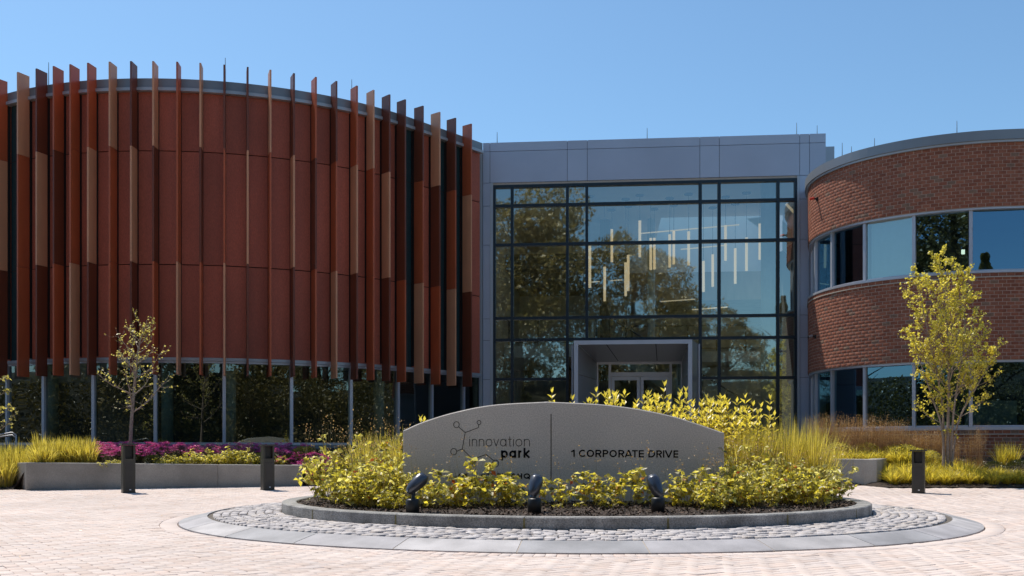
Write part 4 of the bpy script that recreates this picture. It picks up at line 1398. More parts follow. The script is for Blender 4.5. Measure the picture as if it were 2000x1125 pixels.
def bollard(px, D, h, rz, lab):
    x = (px - 1000) * D / F
    o = empty('bollard_light', (x, D, gz(D)), lab, 'bollard light', 'bollard lights along the plaza')
    o.rotation_euler = (0, 0, rz)
    a = 0.122
    def mk(nm, boxes, m_):
        b = MB()
        for c, s_ in boxes: b.box(c, s_)
        me = b.mesh(nm); me.materials.append(m_)
        q = bpy.data.objects.new(nm, me); C.objects.link(q); q.parent = o
    mk('post', [((0, 0, h * .345), (2 * a, 2 * a, h * .69)), ((-a + .02, 0, h * .825), (.04, 2 * a, h * .27)), ((a - .02, 0, h * .825), (.04, 2 * a, h * .27)), ((0, a - .02, h * .825), (2 * a - .082, .04, h * .27))], M['bronze'])
    mk('louvre', [((0, -a - .003, h * .33), (a * 1.25, .008, h * .55))], M['lens'])
    mk('cap', [((0, 0, h * .98), (2 * a + .07, 2 * a + .07, h * .035))], M['bronze'])
    mk('lamp_recess', [((0, .03, h * .825), (2 * a - .09, 2 * a - .12, h * .26))], M['black'])
    mk('base_plate', [((0, 0, .008), (2 * a + .012, 2 * a + .012, .016))], M['black'])
    mk('badge', [((a * .15, -a - .009, .065), (.035, .004, .022))], M['white'])


bollard(250.5, 21.1, 1.04, rad(31), 'dark bronze bollard light before the planter, left of the other one')
bollard(522.5, 21.9, 1.0, rad(29), 'dark bronze bollard light near the right end of the long planter')
bollard(1794, 21.0, 0.915, rad(-27), 'black bollard light in front of the yellow sedges under the brick wing')
hr = empty('handrail', (-13.9, 26.4, 0.4), 'bent steel handrail above the grasses at the picture edge', 'handrail')
for k, dy in enumerate((0, 1.1)):
    b = MB()
    p0, p1 = W(-40, 856 + k * 3, 24.0 + dy), W(24, 845 + k * 5, 24.0 + dy)
    b.tube([p0, p1, p1 + Vector((.09, 0, -.06)), p1 + Vector((.1, 0, -.9))], .022, 8); b.build('rail', M['steel'], hr, True)


# ------------------------------------------------------------------ plants
def leaf_quads(Cn, D, Nn, L, Wd, fold=0.25):
    """vectorised folded leaves: base, two sides, tip"""
    D = D / np.linalg.norm(D, axis=1, keepdims=True)
    S = np.cross(D, Nn); S /= np.linalg.norm(S, axis=1, keepdims=True) + 1e-9
    Up = np.cross(S, D)
    L = np.asarray(L).reshape(-1, 1); Wd = np.asarray(Wd).reshape(-1, 1)
    b0 = Cn; tip = Cn + D * L - Up * L * 0.12
    m = Cn + D * L * 0.45
    a = m + S * Wd + Up * Wd * fold; c = m - S * Wd + Up * Wd * fold
    n = len(Cn)
    V = np.stack([b0, a, tip, c], 1).reshape(-1, 3)
    i = np.arange(n)[:, None] * 4
    Ft = np.concatenate([i + np.array([[0, 1, 2]]), i + np.array([[0, 2, 3]])], 1).reshape(-1, 3)
    return V, Ft


def join(parts):
    V, Fq, M_, off = [], [], [], 0
    for v, f, m in parts:
        V.append(v); Fq.append(f + off); M_.append(np.full(len(f), m)); off += len(v)
    return np.concatenate(V), np.concatenate(Fq), np.concatenate(M_)


def stems(pairs, r, mid=0.0):
    """thin three sided stems from a list of (p0, p1), as triangles"""
    P0 = np.array([p for p, _ in pairs]); P1 = np.array([q for _, q in pairs])
    r = np.asarray(r).reshape(-1, 1) * np.ones((len(P0), 1))
    off = [np.array([1, 0, 0]), np.array([-.5, .87, 0]), np.array([-.5, -.87, 0])]
    V = np.stack([P0 + o * r for o in off] + [P1 + o * r * .6 for o in off], 1).reshape(-1, 3)
    i = np.arange(len(P0))[:, None] * 6
    tri_ = [[0, 1, 4], [0, 4, 3], [1, 2, 5], [1, 5, 4], [2, 0, 3], [2, 3, 5]]
    Ft = np.concatenate([i + np.array([t]) for t in tri_], 1).reshape(-1, 3)
    return V, Ft


def rnd_dirs(n, up=0.0, rng=RNG):
    d = rng.normal(size=(n, 3)); d[:, 2] += up
    return d / np.linalg.norm(d, axis=1, keepdims=True)


def perennial_mesh(name, rx, h, nclump, seed, sparse=False, red=0.02):
    rng = np.random.default_rng(seed)
    prs, Cn, D, L = [], [], [], []
    tips = []
    ns = max(5, nclump // 5)
    for k in range(ns):
        a = rng.uniform(0, 2 * PI); rr_ = rx * math.sqrt(rng.uniform(0, 1))
        hh = h * (rng.uniform(.5, .95) if rng.uniform() < .8 else rng.uniform(1.0, 1.3)) * (1 - .35 * (rr_ / rx) ** 2)
        p0 = np.array([rr_ * .35 * math.cos(a), rr_ * .35 * math.sin(a), -0.03]); p1 = np.array([rr_ * math.cos(a), rr_ * math.sin(a), hh])
        pm = (p0 + p1) / 2 + np.array([0, 0, hh * .12])
        prs += [(p0, pm), (pm, p1)]
        m = nclump // ns
        for j in range(m):
            t = 1 - (rng.uniform(0, 1) ** 1.5) * .8
            c = pm + (p1 - pm) * (t * 2 - 1) if t > .5 else p0 + (pm - p0) * t * 2
            c = c + rng.normal(size=3) * [.03, .03, .02]
            tips.append((c, p1[2] < hh))
    # each cluster: 3-5 leaflets spreading from one point
    for c, _ in tips:
        q = rng.integers(3, 6); a0 = rng.uniform(0, 6.28)
        tl = rng.normal(size=2) * .35
        for j in range(q):
            a = a0 + j * 6.28 / q * .8
            Cn.append(c); D.append([math.cos(a) + tl[0], math.sin(a) + tl[1], rng.uniform(-.9, .6)]); L.append(rng.uniform(.038, .080))
    Cn, D, L = np.array(Cn), np.array(D), np.array(L)
    N_ = np.tile([0, 0, 1.0], (len(Cn), 1)) + rng.normal(size=(len(Cn), 3)) * .7
    v1, f1 = leaf_quads(Cn, D, N_, L, L * rng.uniform(.26, .4, len(L)))
    mi = (rng.uniform(size=len(Cn)) < red).astype(int) * 2
    v2, f2 = stems(prs, .0035)
    # airy seed heads
    sp = []
    sc, sd, sl = [], [], []
    for k in range(int(ns * .45)):
        a = rng.uniform(0, 2 * PI); r0 = rx * rng.uniform(.1, .9)
        p0 = np.array([r0 * math.cos(a), r0 * math.sin(a), h * .6]); p1 = p0 + np.array([rng.normal() * .05, rng.normal() * .05, h * rng.uniform(.45, .8)])
        sp.append((p0, p1))
        for j in range(6):
            sc.append(p1 + rng.normal(size=3) * [.03, .03, .04]); sd.append(rng.normal(size=3)); sl.append(rng.uniform(.010, .020))
    v3, f3 = stems(sp, .0018)
    v4, f4 = leaf_quads(np.array(sc), np.array(sd), np.array(sd)[:, [1, 2, 0]], np.array(sl), np.array(sl) * .45)
    V, Ft, _ = join([(v1, f1, 0), (v2, f2, 1), (v3, f3, 1), (v4, f4, 3)])
    ml = np.concatenate([np.repeat(mi, 2), np.full(len(f2) + len(f3), 1), np.full(len(f4), 3)])
    return np_mesh(name, V, Ft, ml)


def grass_mesh(name, r0, h, spread, n, seed, width=.006, droop=.5, seg=4, up=1.0):
    """tuft of arching blades"""
    rng = np.random.default_rng(seed)
    a = rng.uniform(0, 2 * PI, n); ra = r0 * np.sqrt(rng.uniform(0, 1, n))
    base = np.stack([ra * np.cos(a), ra * np.sin(a), np.zeros(n) - .03], 1)
    a2 = a + rng.normal(0, .5, n)
    out = np.stack([np.cos(a2), np.sin(a2), np.zeros(n)], 1)
    sp = (np.abs(rng.normal(.45, .35, n)) * spread)[:, None]
    H = (h * rng.uniform(.55, 1.0, n) * (1 - .15 * sp[:, 0] / max(spread, .01)))[:, None]
    dr = (rng.uniform(.2, 1.0, n) * droop)[:, None]
    side = np.stack([-np.sin(a2 + rng.normal(0, .9, n)), np.cos(a2 + rng.normal(0, .9, n)), np.zeros(n)], 1)
    V = []
    for k in range(seg + 1):
        t = k / seg
        p = base + out * sp * (t ** 1.6) + np.array([0, 0, 1.0]) * H * (t * up - dr * t ** 3 * .9)
        wd = width * (1 - t) ** .6 * (1.0 if k else .6)
        V += [p - side * wd, p + side * wd]
    V = np.stack(V, 1).reshape(-1, 3)
    i = np.arange(n)[:, None] * (2 * (seg + 1))
    Q = np.concatenate([i + np.array([[2 * k, 2 * k + 1, 2 * k + 3, 2 * k + 2]]) for k in range(seg)], 1).reshape(-1, 4)
    return V, Q


def quads_to_tris(Q): return np.concatenate([Q[:, [0, 1, 2]], Q[:, [0, 2, 3]]], 1).reshape(-1, 3)


def plume_mesh(name, seed, h=1.5, n=60, spread=.45):
    """feathery dry grass: stiff stalks with airy heads over a blade tuft"""
    rng = np.random.default_rng(seed)
    v, q = grass_mesh('t', .12, h * .62, spread, 150, seed, .005, .35)
    prs, sc, sd, sl = [], [], [], []
    for k in range(n):
        a = rng.uniform(0, 2 * PI); s_ = spread * rng.uniform(0, 1)
        p0 = np.array([.08 * math.cos(a), .08 * math.sin(a), 0]); hh = h * rng.uniform(.7, 1)
        p1 = np.array([s_ * math.cos(a), s_ * math.sin(a), hh]); pm = (p0 + p1) / 2 - np.array([math.cos(a), math.sin(a), 0]) * s_ * .15
        prs += [(p0, pm), (pm, p1)]
        for j in range(26):
            t = rng.uniform(.62, 1.03)
            c = p0 + (p1 - p0) * t + rng.normal(size=3) * [.045, .045, .03]
            sc.append(c); sd.append(rng.normal(size=3)); sl.append(rng.uniform(.010, .024))
    v2, f2 = stems(prs, .0028)
    v3, f3 = leaf_quads(np.array(sc), np.array(sd), np.array(sd)[:, [1, 2, 0]], np.array(sl), np.array(sl) * .3)
    V, Ft, ml = join([(v, quads_to_tris(q), 0), (v2, f2, 0), (v3, f3, 0)])
    return np_mesh(name, V, Ft, ml)


ORD = ['first', 'second', 'third', 'fourth', 'fifth', 'sixth', 'seventh', 'eighth', 'ninth', 'tenth', 'eleventh', 'twelfth', 'thirteenth', 'fourteenth', 'fifteenth', 'sixteenth', 'seventeenth', 'eighteenth', 'nineteenth', 'twentieth']
_cnt = {}


def nth(text):
    """label with the place counted from the left"""
    k = _cnt.get(text, 0)
    _cnt[text] = k + 1
    return text.replace('#', ORD[min(k, 19)] + ' from the left')


def place(name, me, x, y, z, rz=None, sc=1.0, lab=None, cat=None, grp=None, scz=None):
    o = bpy.data.objects.new(name, me)
    C.objects.link(o)
    o.location = (x, y, z)
    o.rotation_euler = (0, 0, random.uniform(0, 2 * PI) if rz is None else rz)
    o.scale = (sc, sc, scz or sc)
    return tag(o, lab, cat, grp)


PER = []
for i in range(5):
    me = perennial_mesh('leafy_perennial', .30, .50, 120, 100 + i)
    for m_ in (M['leaf'], M['stem'], M['leaf_red'], M['tan']): me.materials.append(m_)
    PER.append(me)
PERS = []
for i in range(4):
    me = perennial_mesh('leafy_perennial', .18, .36, 32, 200 + i, red=.05)
    for m_ in (M['leaf'], M['stem'], M['leaf_red'], M['tan']): me.materials.append(m_)
    PERS.append(me)


def isl(px, D):
    x = (px - 1000) * D / F
    return x, D, mound(x, D)


def inside(x, y, m=.1): return math.hypot(x - ICX, y - ICY) < R_KI - m


# left mass
G = 'leafy perennials in the island bed'
cnt = 0
for row, (D, px0, px1, st, sz) in enumerate(((11.95, 765, 800, 42, .8), (12.25, 705, 790, 38, 1.0), (12.85, 655, 785, 40, 1.08), (13.6, 645, 785, 42, 1.12), (14.4, 658, 800, 46, 1.2), (15.3, 700, 800, 50, 1.15))):
    px = px0
    while px <= px1:
        x, y, z = isl(px + random.uniform(-6, 6), D + random.uniform(-.15, .15))
        if inside(x, y, .18):
            place('leafy_perennial', PER[cnt % 5], x, y, z, None, sz * random.uniform(.85, 1.1), nth('perennial at the island left end, # in the %s row' % ORD[row]), 'perennial', G, sz * (1.0, 1.1, 1.25, 1.32, 1.2, 1.05)[row] * random.uniform(.8, 1.15))
            cnt += 1
        px += st
# right mass
for row, (D, px0, px1, st, sz) in enumerate(((11.8, 1400, 1440, 44, .8), (12.2, 1405, 1530, 42, .9), (12.8, 1420, 1600, 42, 1.0), (13.4, 1425, 1625, 44, 1.12), (14.2, 1440, 1630, 46, 1.12), (15.2, 1460, 1600, 50, 1.1))):
    px = px0
    while px <= px1:
        x, y, z = isl(px + random.uniform(-6, 6), D + random.uniform(-.15, .15))
        if inside(x, y, .18):
            place('leafy_perennial', PER[cnt % 5], x, y, z, None, sz * random.uniform(.85, 1.08), nth('perennial at the island right end, # in the %s row' % ORD[row]), 'perennial', G, sz * (1.0, 1.08, 1.16, 1.12, 1.0, .9)[row] * random.uniform(.8, 1.15))
            cnt += 1
        px += st
# in front of the sign
for i, (px, D, s_) in enumerate(((820, 12.1, .95), (845, 11.85, .85), (868, 12.15, 1.0), (893, 11.95, .95), (908, 12.2, 1.2), (932, 11.9, 1.0), (952, 12.2, 1.3), (974, 11.95, 1.05), (996, 12.15, 1.15), (1012, 11.85, .75), (1073, 11.8, .8), (1094, 12.1, .9))):
    x, y, z = isl(px, D)
    place('leafy_perennial', PERS[i % 4], x, y, z, None, s_ * 1.2, nth('perennial before the emblem half of the sign, # in the row'), 'perennial', G)
for i, (px, D, s_) in enumerate(((1134, 11.95, .95), (1156, 12.1, 1.1), (1182, 11.85, .75), (1203, 12.1, .9), (1230, 12.0, 1.05), (1252, 12.2, 1.2), (1306, 12.1, .9), (1332, 11.95, 1.0), (1356, 12.15, 1.05), (1382, 12.0, 1.1), (1406, 12.2, 1.1))):
    x, y, z = isl(px, D)
    place('leafy_perennial', PERS[(i + 2) % 4], x, y, z, None, s_ * 1.18, nth('perennial before the address half of the sign, # in the row'), 'perennial', G)

# tall grasses on the island
TG = []
for i in range(3):
    v, q = grass_mesh('t', .10, 1.0, .34, 300, 300 + i, .0075, .28)
    me = np_mesh('tall_grass', v, q); me.materials.append(M['blade']); TG.append(me)
for i, (px, D, h) in enumerate(((708, 14.6, 1.15), (728, 14.2, 1.18), (752, 14.8, 1.20), (768, 14.3, 1.05), (785, 14.0, 1.12), (800, 14.9, 1.22), (822, 15.6, 1.25))):
    x, y, z = isl(px, D)
    place('ornamental_grass', TG[i % 3], x, y, z, None, h * .95, nth('tall golden grass clump left of the sign, # of seven'), 'ornamental grass', 'tall grass clumps on the island', h * 1.05)
TGF = []
for i in range(3):
    v, q = grass_mesh('t', .12, 1.0, .30, 420, 320 + i, .0042, .22)
    me = np_mesh('fine_grass', v, q); me.materials.append(M['blade']); TGF.append(me)
for i, (px, D, h) in enumerate(sorted(((1428, 14.4, 1.0), (1448, 14.0, 1.08), (1470, 14.6, 1.05), (1492, 14.2, 1.10), (1515, 14.7, 1.14), (1538, 14.2, 1.16), (1562, 14.6, 1.2), (1585, 14.2, 1.18), (1605, 14.8, 1.14), (1545, 15.4, 1.25), (1500, 15.6, 1.15), (1455, 15.8, 1.15), (1625, 14.9, 1.0)))):
    x, y, z = isl(px, D)
    if inside(x, y, .1):
        place('ornamental_grass', TGF[i % 3], x, y, z, None, h, nth('fine feathery grass clump right of the sign, # among its kind'), 'ornamental grass', 'tall grass clumps on the island', h * 1.22)


# large leaved shrub stems behind the sign
def bigleaf_mesh(seed, h, nst, spread):
    rng = np.random.default_rng(seed)
    prs, Cn, D, L = [], [], [], []
    for k in range(nst):
        a = rng.uniform(0, 2 * PI); r = spread * math.sqrt(rng.uniform(0, 1))
        hh = h * rng.uniform(.72, 1.0)
        p0 = np.array([r * .5 * math.cos(a), r * .5 * math.sin(a), -.03]); p1 = np.array([r * math.cos(a), r * math.sin(a), hh])
        prs.append((p0, p1))
        t = .22; az = rng.uniform(0, 3)
        while t < 1.0:
            c = p0 + (p1 - p0) * t
            sz = .125 * (1.05 - .45 * t) * rng.uniform(.85, 1.15)
            for s2 in (0, PI):
                aa = az + s2 + rng.normal() * .15
                Cn.append(c); D.append([math.cos(aa), math.sin(aa), .30 + .9 * t * t + rng.normal() * .12]); L.append(sz)
            az += PI / 2 + rng.normal() * .2
            t += .055 / hh * 1.2
        for aa in (az, az + PI):
            Cn.append(p1); D.append([math.cos(aa) * .35, math.sin(aa) * .35, 1]); L.append(.07)
    Cn, D, L = np.array(Cn), np.array(D), np.array(L)
    v, f = leaf_quads(Cn, D, np.tile([0, 0, 1.0], (len(Cn), 1)) + rng.normal(size=(len(Cn), 3)) * .1, L, L * .23, .35)
    v2, f2 = stems(prs, .006)
    V, Ft, ml = join([(v, f, 0), (v2, f2, 1)])
    me = np_mesh('large_leaf_shrub', V, Ft, ml)
    me.materials.append(M['leaf_big']); me.materials.append(M['stem'])
    return me


BLM = [bigleaf_mesh(400 + i, 1.0, 9, .30) for i in range(3)]
BL1 = [bigleaf_mesh(420 + i, 1.0, 3, .13) for i in range(2)]
GL = 'large leaved shrubs behind the sign'
for i, (px, D, ty, me, lab) in enumerate(((1083, 14.2, 766, BL1[0], 'lone large leaved sprig above the sign crest'), (838, 13.8, 800, BL1[1], 'small large leaved sprig above the left shoulder of the sign'), (1106, 14.3, 782, BL1[1], 'low tip of large leaves just right of the sign crest'))):
    x, y, z = isl(px, D); h = EYE + (HY - ty) * D / F - z
    place('large_leaf_shrub', me, x, y, z, None, h, lab, 'shrub', GL)
for i, (px, D, ty) in enumerate(((1150, 14.3, 763), (1178, 14.6, 772), (1213, 14.4, 767), (1240, 14.8, 778), (1262, 14.3, 756), (1292, 14.6, 766), (1318, 14.5, 778), (1345, 14.3, 780), (1362, 15.0, 778), (1388, 14.5, 764), (1412, 14.9, 778), (1432, 14.5, 782), (1452, 15.0, 780), (1478, 14.7, 778))):
    x, y, z = isl(px, D); h = EYE + (HY - ty) * D / F - z
    place('large_leaf_shrub', BLM[i % 3], x, y, z, None, h * 1.0, nth('large leaved shrub behind the right half of the sign, #'), 'shrub', GL)

# ---- beds: left planter
def bedp(px, D, dz=0.0):
    D = D * KB
    x = (px - 1000) * D / F
    return x, D, bed_z(x, D) + dz


PG = []
for i in range(4):
    v, q = grass_mesh('t', .15, .68, .27, 240, 500 + i, .0095, .36)
    me = np_mesh('planter_grass', v, q); me.materials.append(M['blade']); PG.append(me)
k = 0
for row, (D, px0, px1, st, hs) in enumerate(((25.1, 75, 178, 17, .85), (25.8, 2, 182, 17, 1.0), (26.6, -8, 184, 18, 1.0), (27.4, 0, 178, 20, .95))):
    px = px0
    while px <= px1:
        x, y, z = bedp(px + random.uniform(-5, 5), D)
        e = edge_y(x)
        if y > e + .33:
            place('planter_grass', PG[k % 4], x, y, z, None, random.uniform(1.0, 1.15), nth('golden arching grass in the long planter, # in the %s row' % ORD[row]), 'ornamental grass', 'golden grass clumps in the long planter', hs * random.uniform(1.05, 1.35) * (1.0 if x > -10.7 else 1.3))
            k += 1
        px += st
for i, px in enumerate((-6, 8)):
    x, y, z = bedp(px, 25.3)
    place('planter_grass', PG[i], x, y, z, None, 1.1, nth('golden grass clump on the ground beside the planter end, # of two'), 'ornamental grass', 'golden grass clumps beside the planter', 1.45)


# magenta sedum clumps
def sedum_mesh(seed):
    rng = np.random.default_rng(seed)
    Cn, D, L, prs = [], [], [], []
    gC, gD, gL = [], [], []
    for k in range(46):
        a = rng.uniform(0, 2 * PI); r = .30 * math.sqrt(rng.uniform(0, 1)); h = .40 * (1 - (r / .42) ** 2) + rng.normal() * .02
        c = np.array([r * math.cos(a), r * math.sin(a), h])
        prs.append((np.array([c[0] * .4, c[1] * .4, 0]), c))
        for j in range(40):
            q = rng.uniform(0, 2 * PI); rr_ = .05 * math.sqrt(rng.uniform(0, 1))
            Cn.append(c + np.array([rr_ * math.cos(q), rr_ * math.sin(q), .012 - rr_ * rr_ * 5 + rng.normal() * .004])); D.append([rng.normal(), rng.normal(), .6 + rng.normal() * .3]); L.append(rng.uniform(.012, .020))
        for j in range(9):
            t = rng.uniform(.2, .92); q = rng.uniform(0, 6.28)
            gC.append(prs[-1][0] + (c - prs[-1][0]) * t); gD.append([math.cos(q), math.sin(q), .3]); gL.append(rng.uniform(.03, .055))
    v, f = leaf_quads(np.array(Cn), np.array(D), rng.normal(size=(len(Cn), 3)), np.array(L), np.array(L) * .45)
    v3, f3 = leaf_quads(np.array(gC), np.array(gD), np.tile([0, 0, 1.0], (len(gC), 1)), np.array(gL), np.array(gL) * .35)
    v2, f2 = stems(prs, .004)
    V, Ft, ml = join([(v, f, 0), (v3, f3, 1), (v2, f2, 1)])
    me = np_mesh('sedum', V, Ft, ml); me.materials.append(M['magenta']); me.materials.append(M['green_dark'])
    return me


SED = [sedum_mesh(600 + i) for i in range(3)]
k = 0
for row, (D, px0, px1, st, dz) in enumerate(((26.3, 195, 300, 26, 0.0), (27.1, 190, 420, 27, .0), (27.8, 195, 560, 27, .03), (28.4, 200, 600, 30, .05))):
    px = px0
    while px <= px1:
        x, y, z = bedp(px + random.uniform(-5, 5), D + random.uniform(-.1, .1))
        e = edge_y(x)
        if y > e + .42:
            yt = 866 + 0.010 * (px - 200) + random.uniform(-2, 4) + (6 if D < 27 else 0)
            h = EYE + (HY - yt) * y / F - z
            place('sedum_clump', SED[k % 3], x, y, z, None, .95, nth('magenta flower clump in the long planter, # in the %s row' % ORD[row]), 'flowers', 'magenta flowers in the long planter', max(.35, h) / .40)
            k += 1
        px += st
for i, (px, D, yt) in enumerate(((545, 27.4, 880), (566, 27.0, 884), (588, 27.0, 886), (600, 26.6, 903), (608, 26.9, 888), (622, 26.6, 910), (628, 26.9, 890), (644, 27.0, 893))):
    x, y, z = bedp(px, D)
    z = min(z, .3)
    h = EYE + (HY - yt) * y / F - z
    place('sedum_clump', SED[i % 3], x, y, z, None, 1.15, nth('magenta flower clump past the planter end, # by its place'), 'flowers', 'magenta flowers beside the planter end', h / .40)


# rounded yellow shrubs in the planter
def shrub_mesh(name, seed, r, h, n, Lr, mats, wr=.4, red=0):
    rng = np.random.default_rng(seed)
    d = rnd_dirs(n, .35, rng); rad_ = (rng.uniform(.45, 1.0, n) ** .5)[:, None]
    Cn = d * rad_ * np.array([r, r, h * .55]) + np.array([0, 0, h * .45])
    Cn[:, 2] = np.maximum(Cn[:, 2], .02)
    L = rng.uniform(*Lr, n)
    D = d + rnd_dirs(n, .5, rng) * .7
    v, f = leaf_quads(Cn, D, rnd_dirs(n, .8, rng), L, L * wr)
    prs = [(np.array([0, 0, -.05]), Cn[i]) for i in rng.integers(0, n, 22)]
    v2, f2 = stems(prs, .005)
    V, Ft, ml = join([(v, f, 0), (v2, f2, 1)])
    me = np_mesh(name, V, Ft, ml)
    for m_ in mats: me.materials.append(m_)
    return me


YS = []
for i in range(3):
    me = perennial_mesh('yellow_shrub', .34, .36, 150, 700 + i, red=0)
    for m_ in (M['leaf'], M['stem'], M['leaf_red'], M['stem']): me.materials.append(m_)
    YS.append(me)
for i, (px, D, s_) in enumerate(((205, 25.2, .55), (228, 25.4, .5), (322, 25.9, .72), (345, 25.9, .85), (372, 26.0, .95), (402, 26.2, 1.0), (430, 26.3, 1.1), (458, 26.5, 1.05), (486, 26.6, 1.0), (545, 26.9, .7))):
    x, y, z = bedp(px, D)
    place('yellow_shrub', YS[i % 3], x, y, z - .02, None, s_, nth('low yellow shrub at the front of the long planter, # of ten'), 'shrub', 'low yellow shrubs in the long planter')
DS = [shrub_mesh('dark_shrub', 720 + i, .5, .6, 1400, (.04, .07), [M['green_dark'], M['stem']]) for i in range(2)]
for i, (px, D, s_) in enumerate(((300, 26.0, .42), (507, 26.8, .45), (525, 27.0, .5), (596, 27.2, .9), (612, 27.0, .75), (640, 27.6, 1.0), (680, 28.2, 1.1), (720, 28.8, 1.1))):
    x, y, z = bedp(px, D)
    place('dark_shrub', DS[i % 2], x, y, min(z, .5) if px > 590 else z, None, s_, nth('dark green low shrub near the long planter, # of eight'), 'shrub', 'dark green fill shrubs near the long planter')

# ---- beds: right side
SG = []
for i in range(4):
    v, q = grass_mesh('t', .08, .56, .50, 300, 800 + i, .0075, .75)
    me = np_mesh('sedge', v, q); me.materials.append(M['sedge']); SG.append(me)
k = 0
for row, (D, px0, px1, st, s_) in enumerate(((25.95, 1742, 2012, 25, .98), (26.6, 1738, 2015, 26, 1.2), (27.1, 1728, 1900, 32, 1.15), (27.8, 1740, 1880, 30, 1.2), (27.4, 1915, 2012, 36, .85))):
    px = px0
    while px <= px1:
        x, y, z = bedp(px + random.uniform(-7, 7), D + random.uniform(-.12, .12))
        if y > 22.5:
            sh = .75 if (px > 1900 and D > 26) else 1.0
            place('sedge_clump', SG[k % 4], x, y, z, None, s_ * random.uniform(.85, 1.15) * sh, nth('arching yellow sedge below the brick wing, # in the %s row' % ORD[row]), 'ornamental grass', 'yellow sedge clumps below the brick wing')
            k += 1
        px += st
for i, (px, D, s_) in enumerate(((1625, 28.1, 1.1), (1640, 27.7, 1.15), (1655, 28.1, 1.1), (1668, 27.6, 1.15), (1682, 28.2, 1.1), (1692, 27.6, 1.15), (1708, 27.9, 1.1), (1722, 27.6, 1.1), (1735, 28.2, 1.1), (1750, 27.6, 1.2), (1775, 27.5, 1.15), (1800, 27.6, 1.1))):
    x, y, z = bedp(px, D)
    place('sedge_clump', SG[i % 4], x, y, .60, None, s_, nth('bright yellow grass behind the short planter wall, # of twelve'), 'ornamental grass', 'yellow grasses behind the short planter wall')
FS = [shrub_mesh('feathery_shrub', 820 + i, .38, .45, 1700, (.028, .05), [M['leaf'], M['stem']], .22) for i in range(2)]
for i, (px, D, s_, z_) in enumerate(((1640, 28.3, 1.0, .7), (1690, 28.4, .9, .75), (1745, 28.3, .9, .7), (1765, 27.9, 1.1, .6), (1790, 27.6, .9, .6), (1812, 27.8, .8, .6))):
    D *= KB
    x = (px - 1000) * D / F
    place('feathery_shrub', FS[i % 2], x, D, z_, None, s_, nth('soft yellow green shrub before the brick wall, # of six'), 'shrub', 'soft yellow shrubs before the brick wing')
PLM = []
for i in range(3):
    me = plume_mesh('tan_grass', 840 + i); me.materials.append(M['tan']); PLM.append(me)
k = 0
for px in range(1592, 1850, 14):
    D = (28.3 + random.uniform(-.2, .2) + (.8 if px < 1640 else 0)) * KB
    x = (px - 1000) * D / F
    place('feather_grass', PLM[k % 3], x, D, .45, None, .95, nth('tall tan feathery grass before the brick wing windows, # of its row'), 'ornamental grass', 'tan feather grasses before the brick wing', (EYE + (HY - 822) * D / F - .45) / 1.5 * random.uniform(.98, 1.2) * (1.0 if px < 1770 else .8))
    k += 1
for i, (px, D) in enumerate(((1870, 27.2), (1892, 27.3), (1912, 27.2))):
    D *= KB
    x = (px - 1000) * D / F
    place('dry_stalks', PLM[i], x, D, .35, None, .55, nth('thin reddish dry stalks right of the tree stems, # of three'), 'ornamental grass', 'dry stalks beside the multi stemmed tree', .62 + .1 * i)
v, q = grass_mesh('t', .1, .95, .4, 160, 860, .006, .3)
DG = np_mesh('shade_grass', v, q); DG.materials.append(M['sedge'])
for i, px in enumerate((1955, 1978)):
    x = (px - 1000) * 26.2 / F
    place('shade_grass', DG, x, 26.2, .5, None, 1.0, nth('upright green grass against the brick base, # of two'), 'ornamental grass', 'grass clumps against the brick base')
for i, (px, D, s_) in enumerate(((1750, 26.0, .3), (1870, 27.5, .6), (1905, 27.3, .6), (1940, 27.2, .55), (1990, 27.3, .6))):
    D *= .93
    x = (px - 1000) * D / F
    place('dark_shrub', DS[i % 2], x, D, .35, None, s_, nth('dark low shrub at the foot of the brick wing, # of five'), 'shrub', 'dark shrubs at the foot of the brick wing')
# greenery in the middle, behind the island
for i, (px, D, s_) in enumerate(((660, 27.6, .9), (700, 28.0, .9), (1520, 28.5, 1.0), (1550, 28.6, 1.0), (1560, 29.6, 1.1), (1580, 28.8, 1.0), (1600, 29.8, 1.1), (1610, 28.6, 1.0))):
    D *= KB
    x = (px - 1000) * D / F
    place('planter_grass', PG[i % 4], x, D, bed_z(x, D), None, s_, nth('golden grass in the bed behind the island, # of eight'), 'ornamental grass', 'golden grasses in the bed behind the island', s_ * 1.1)


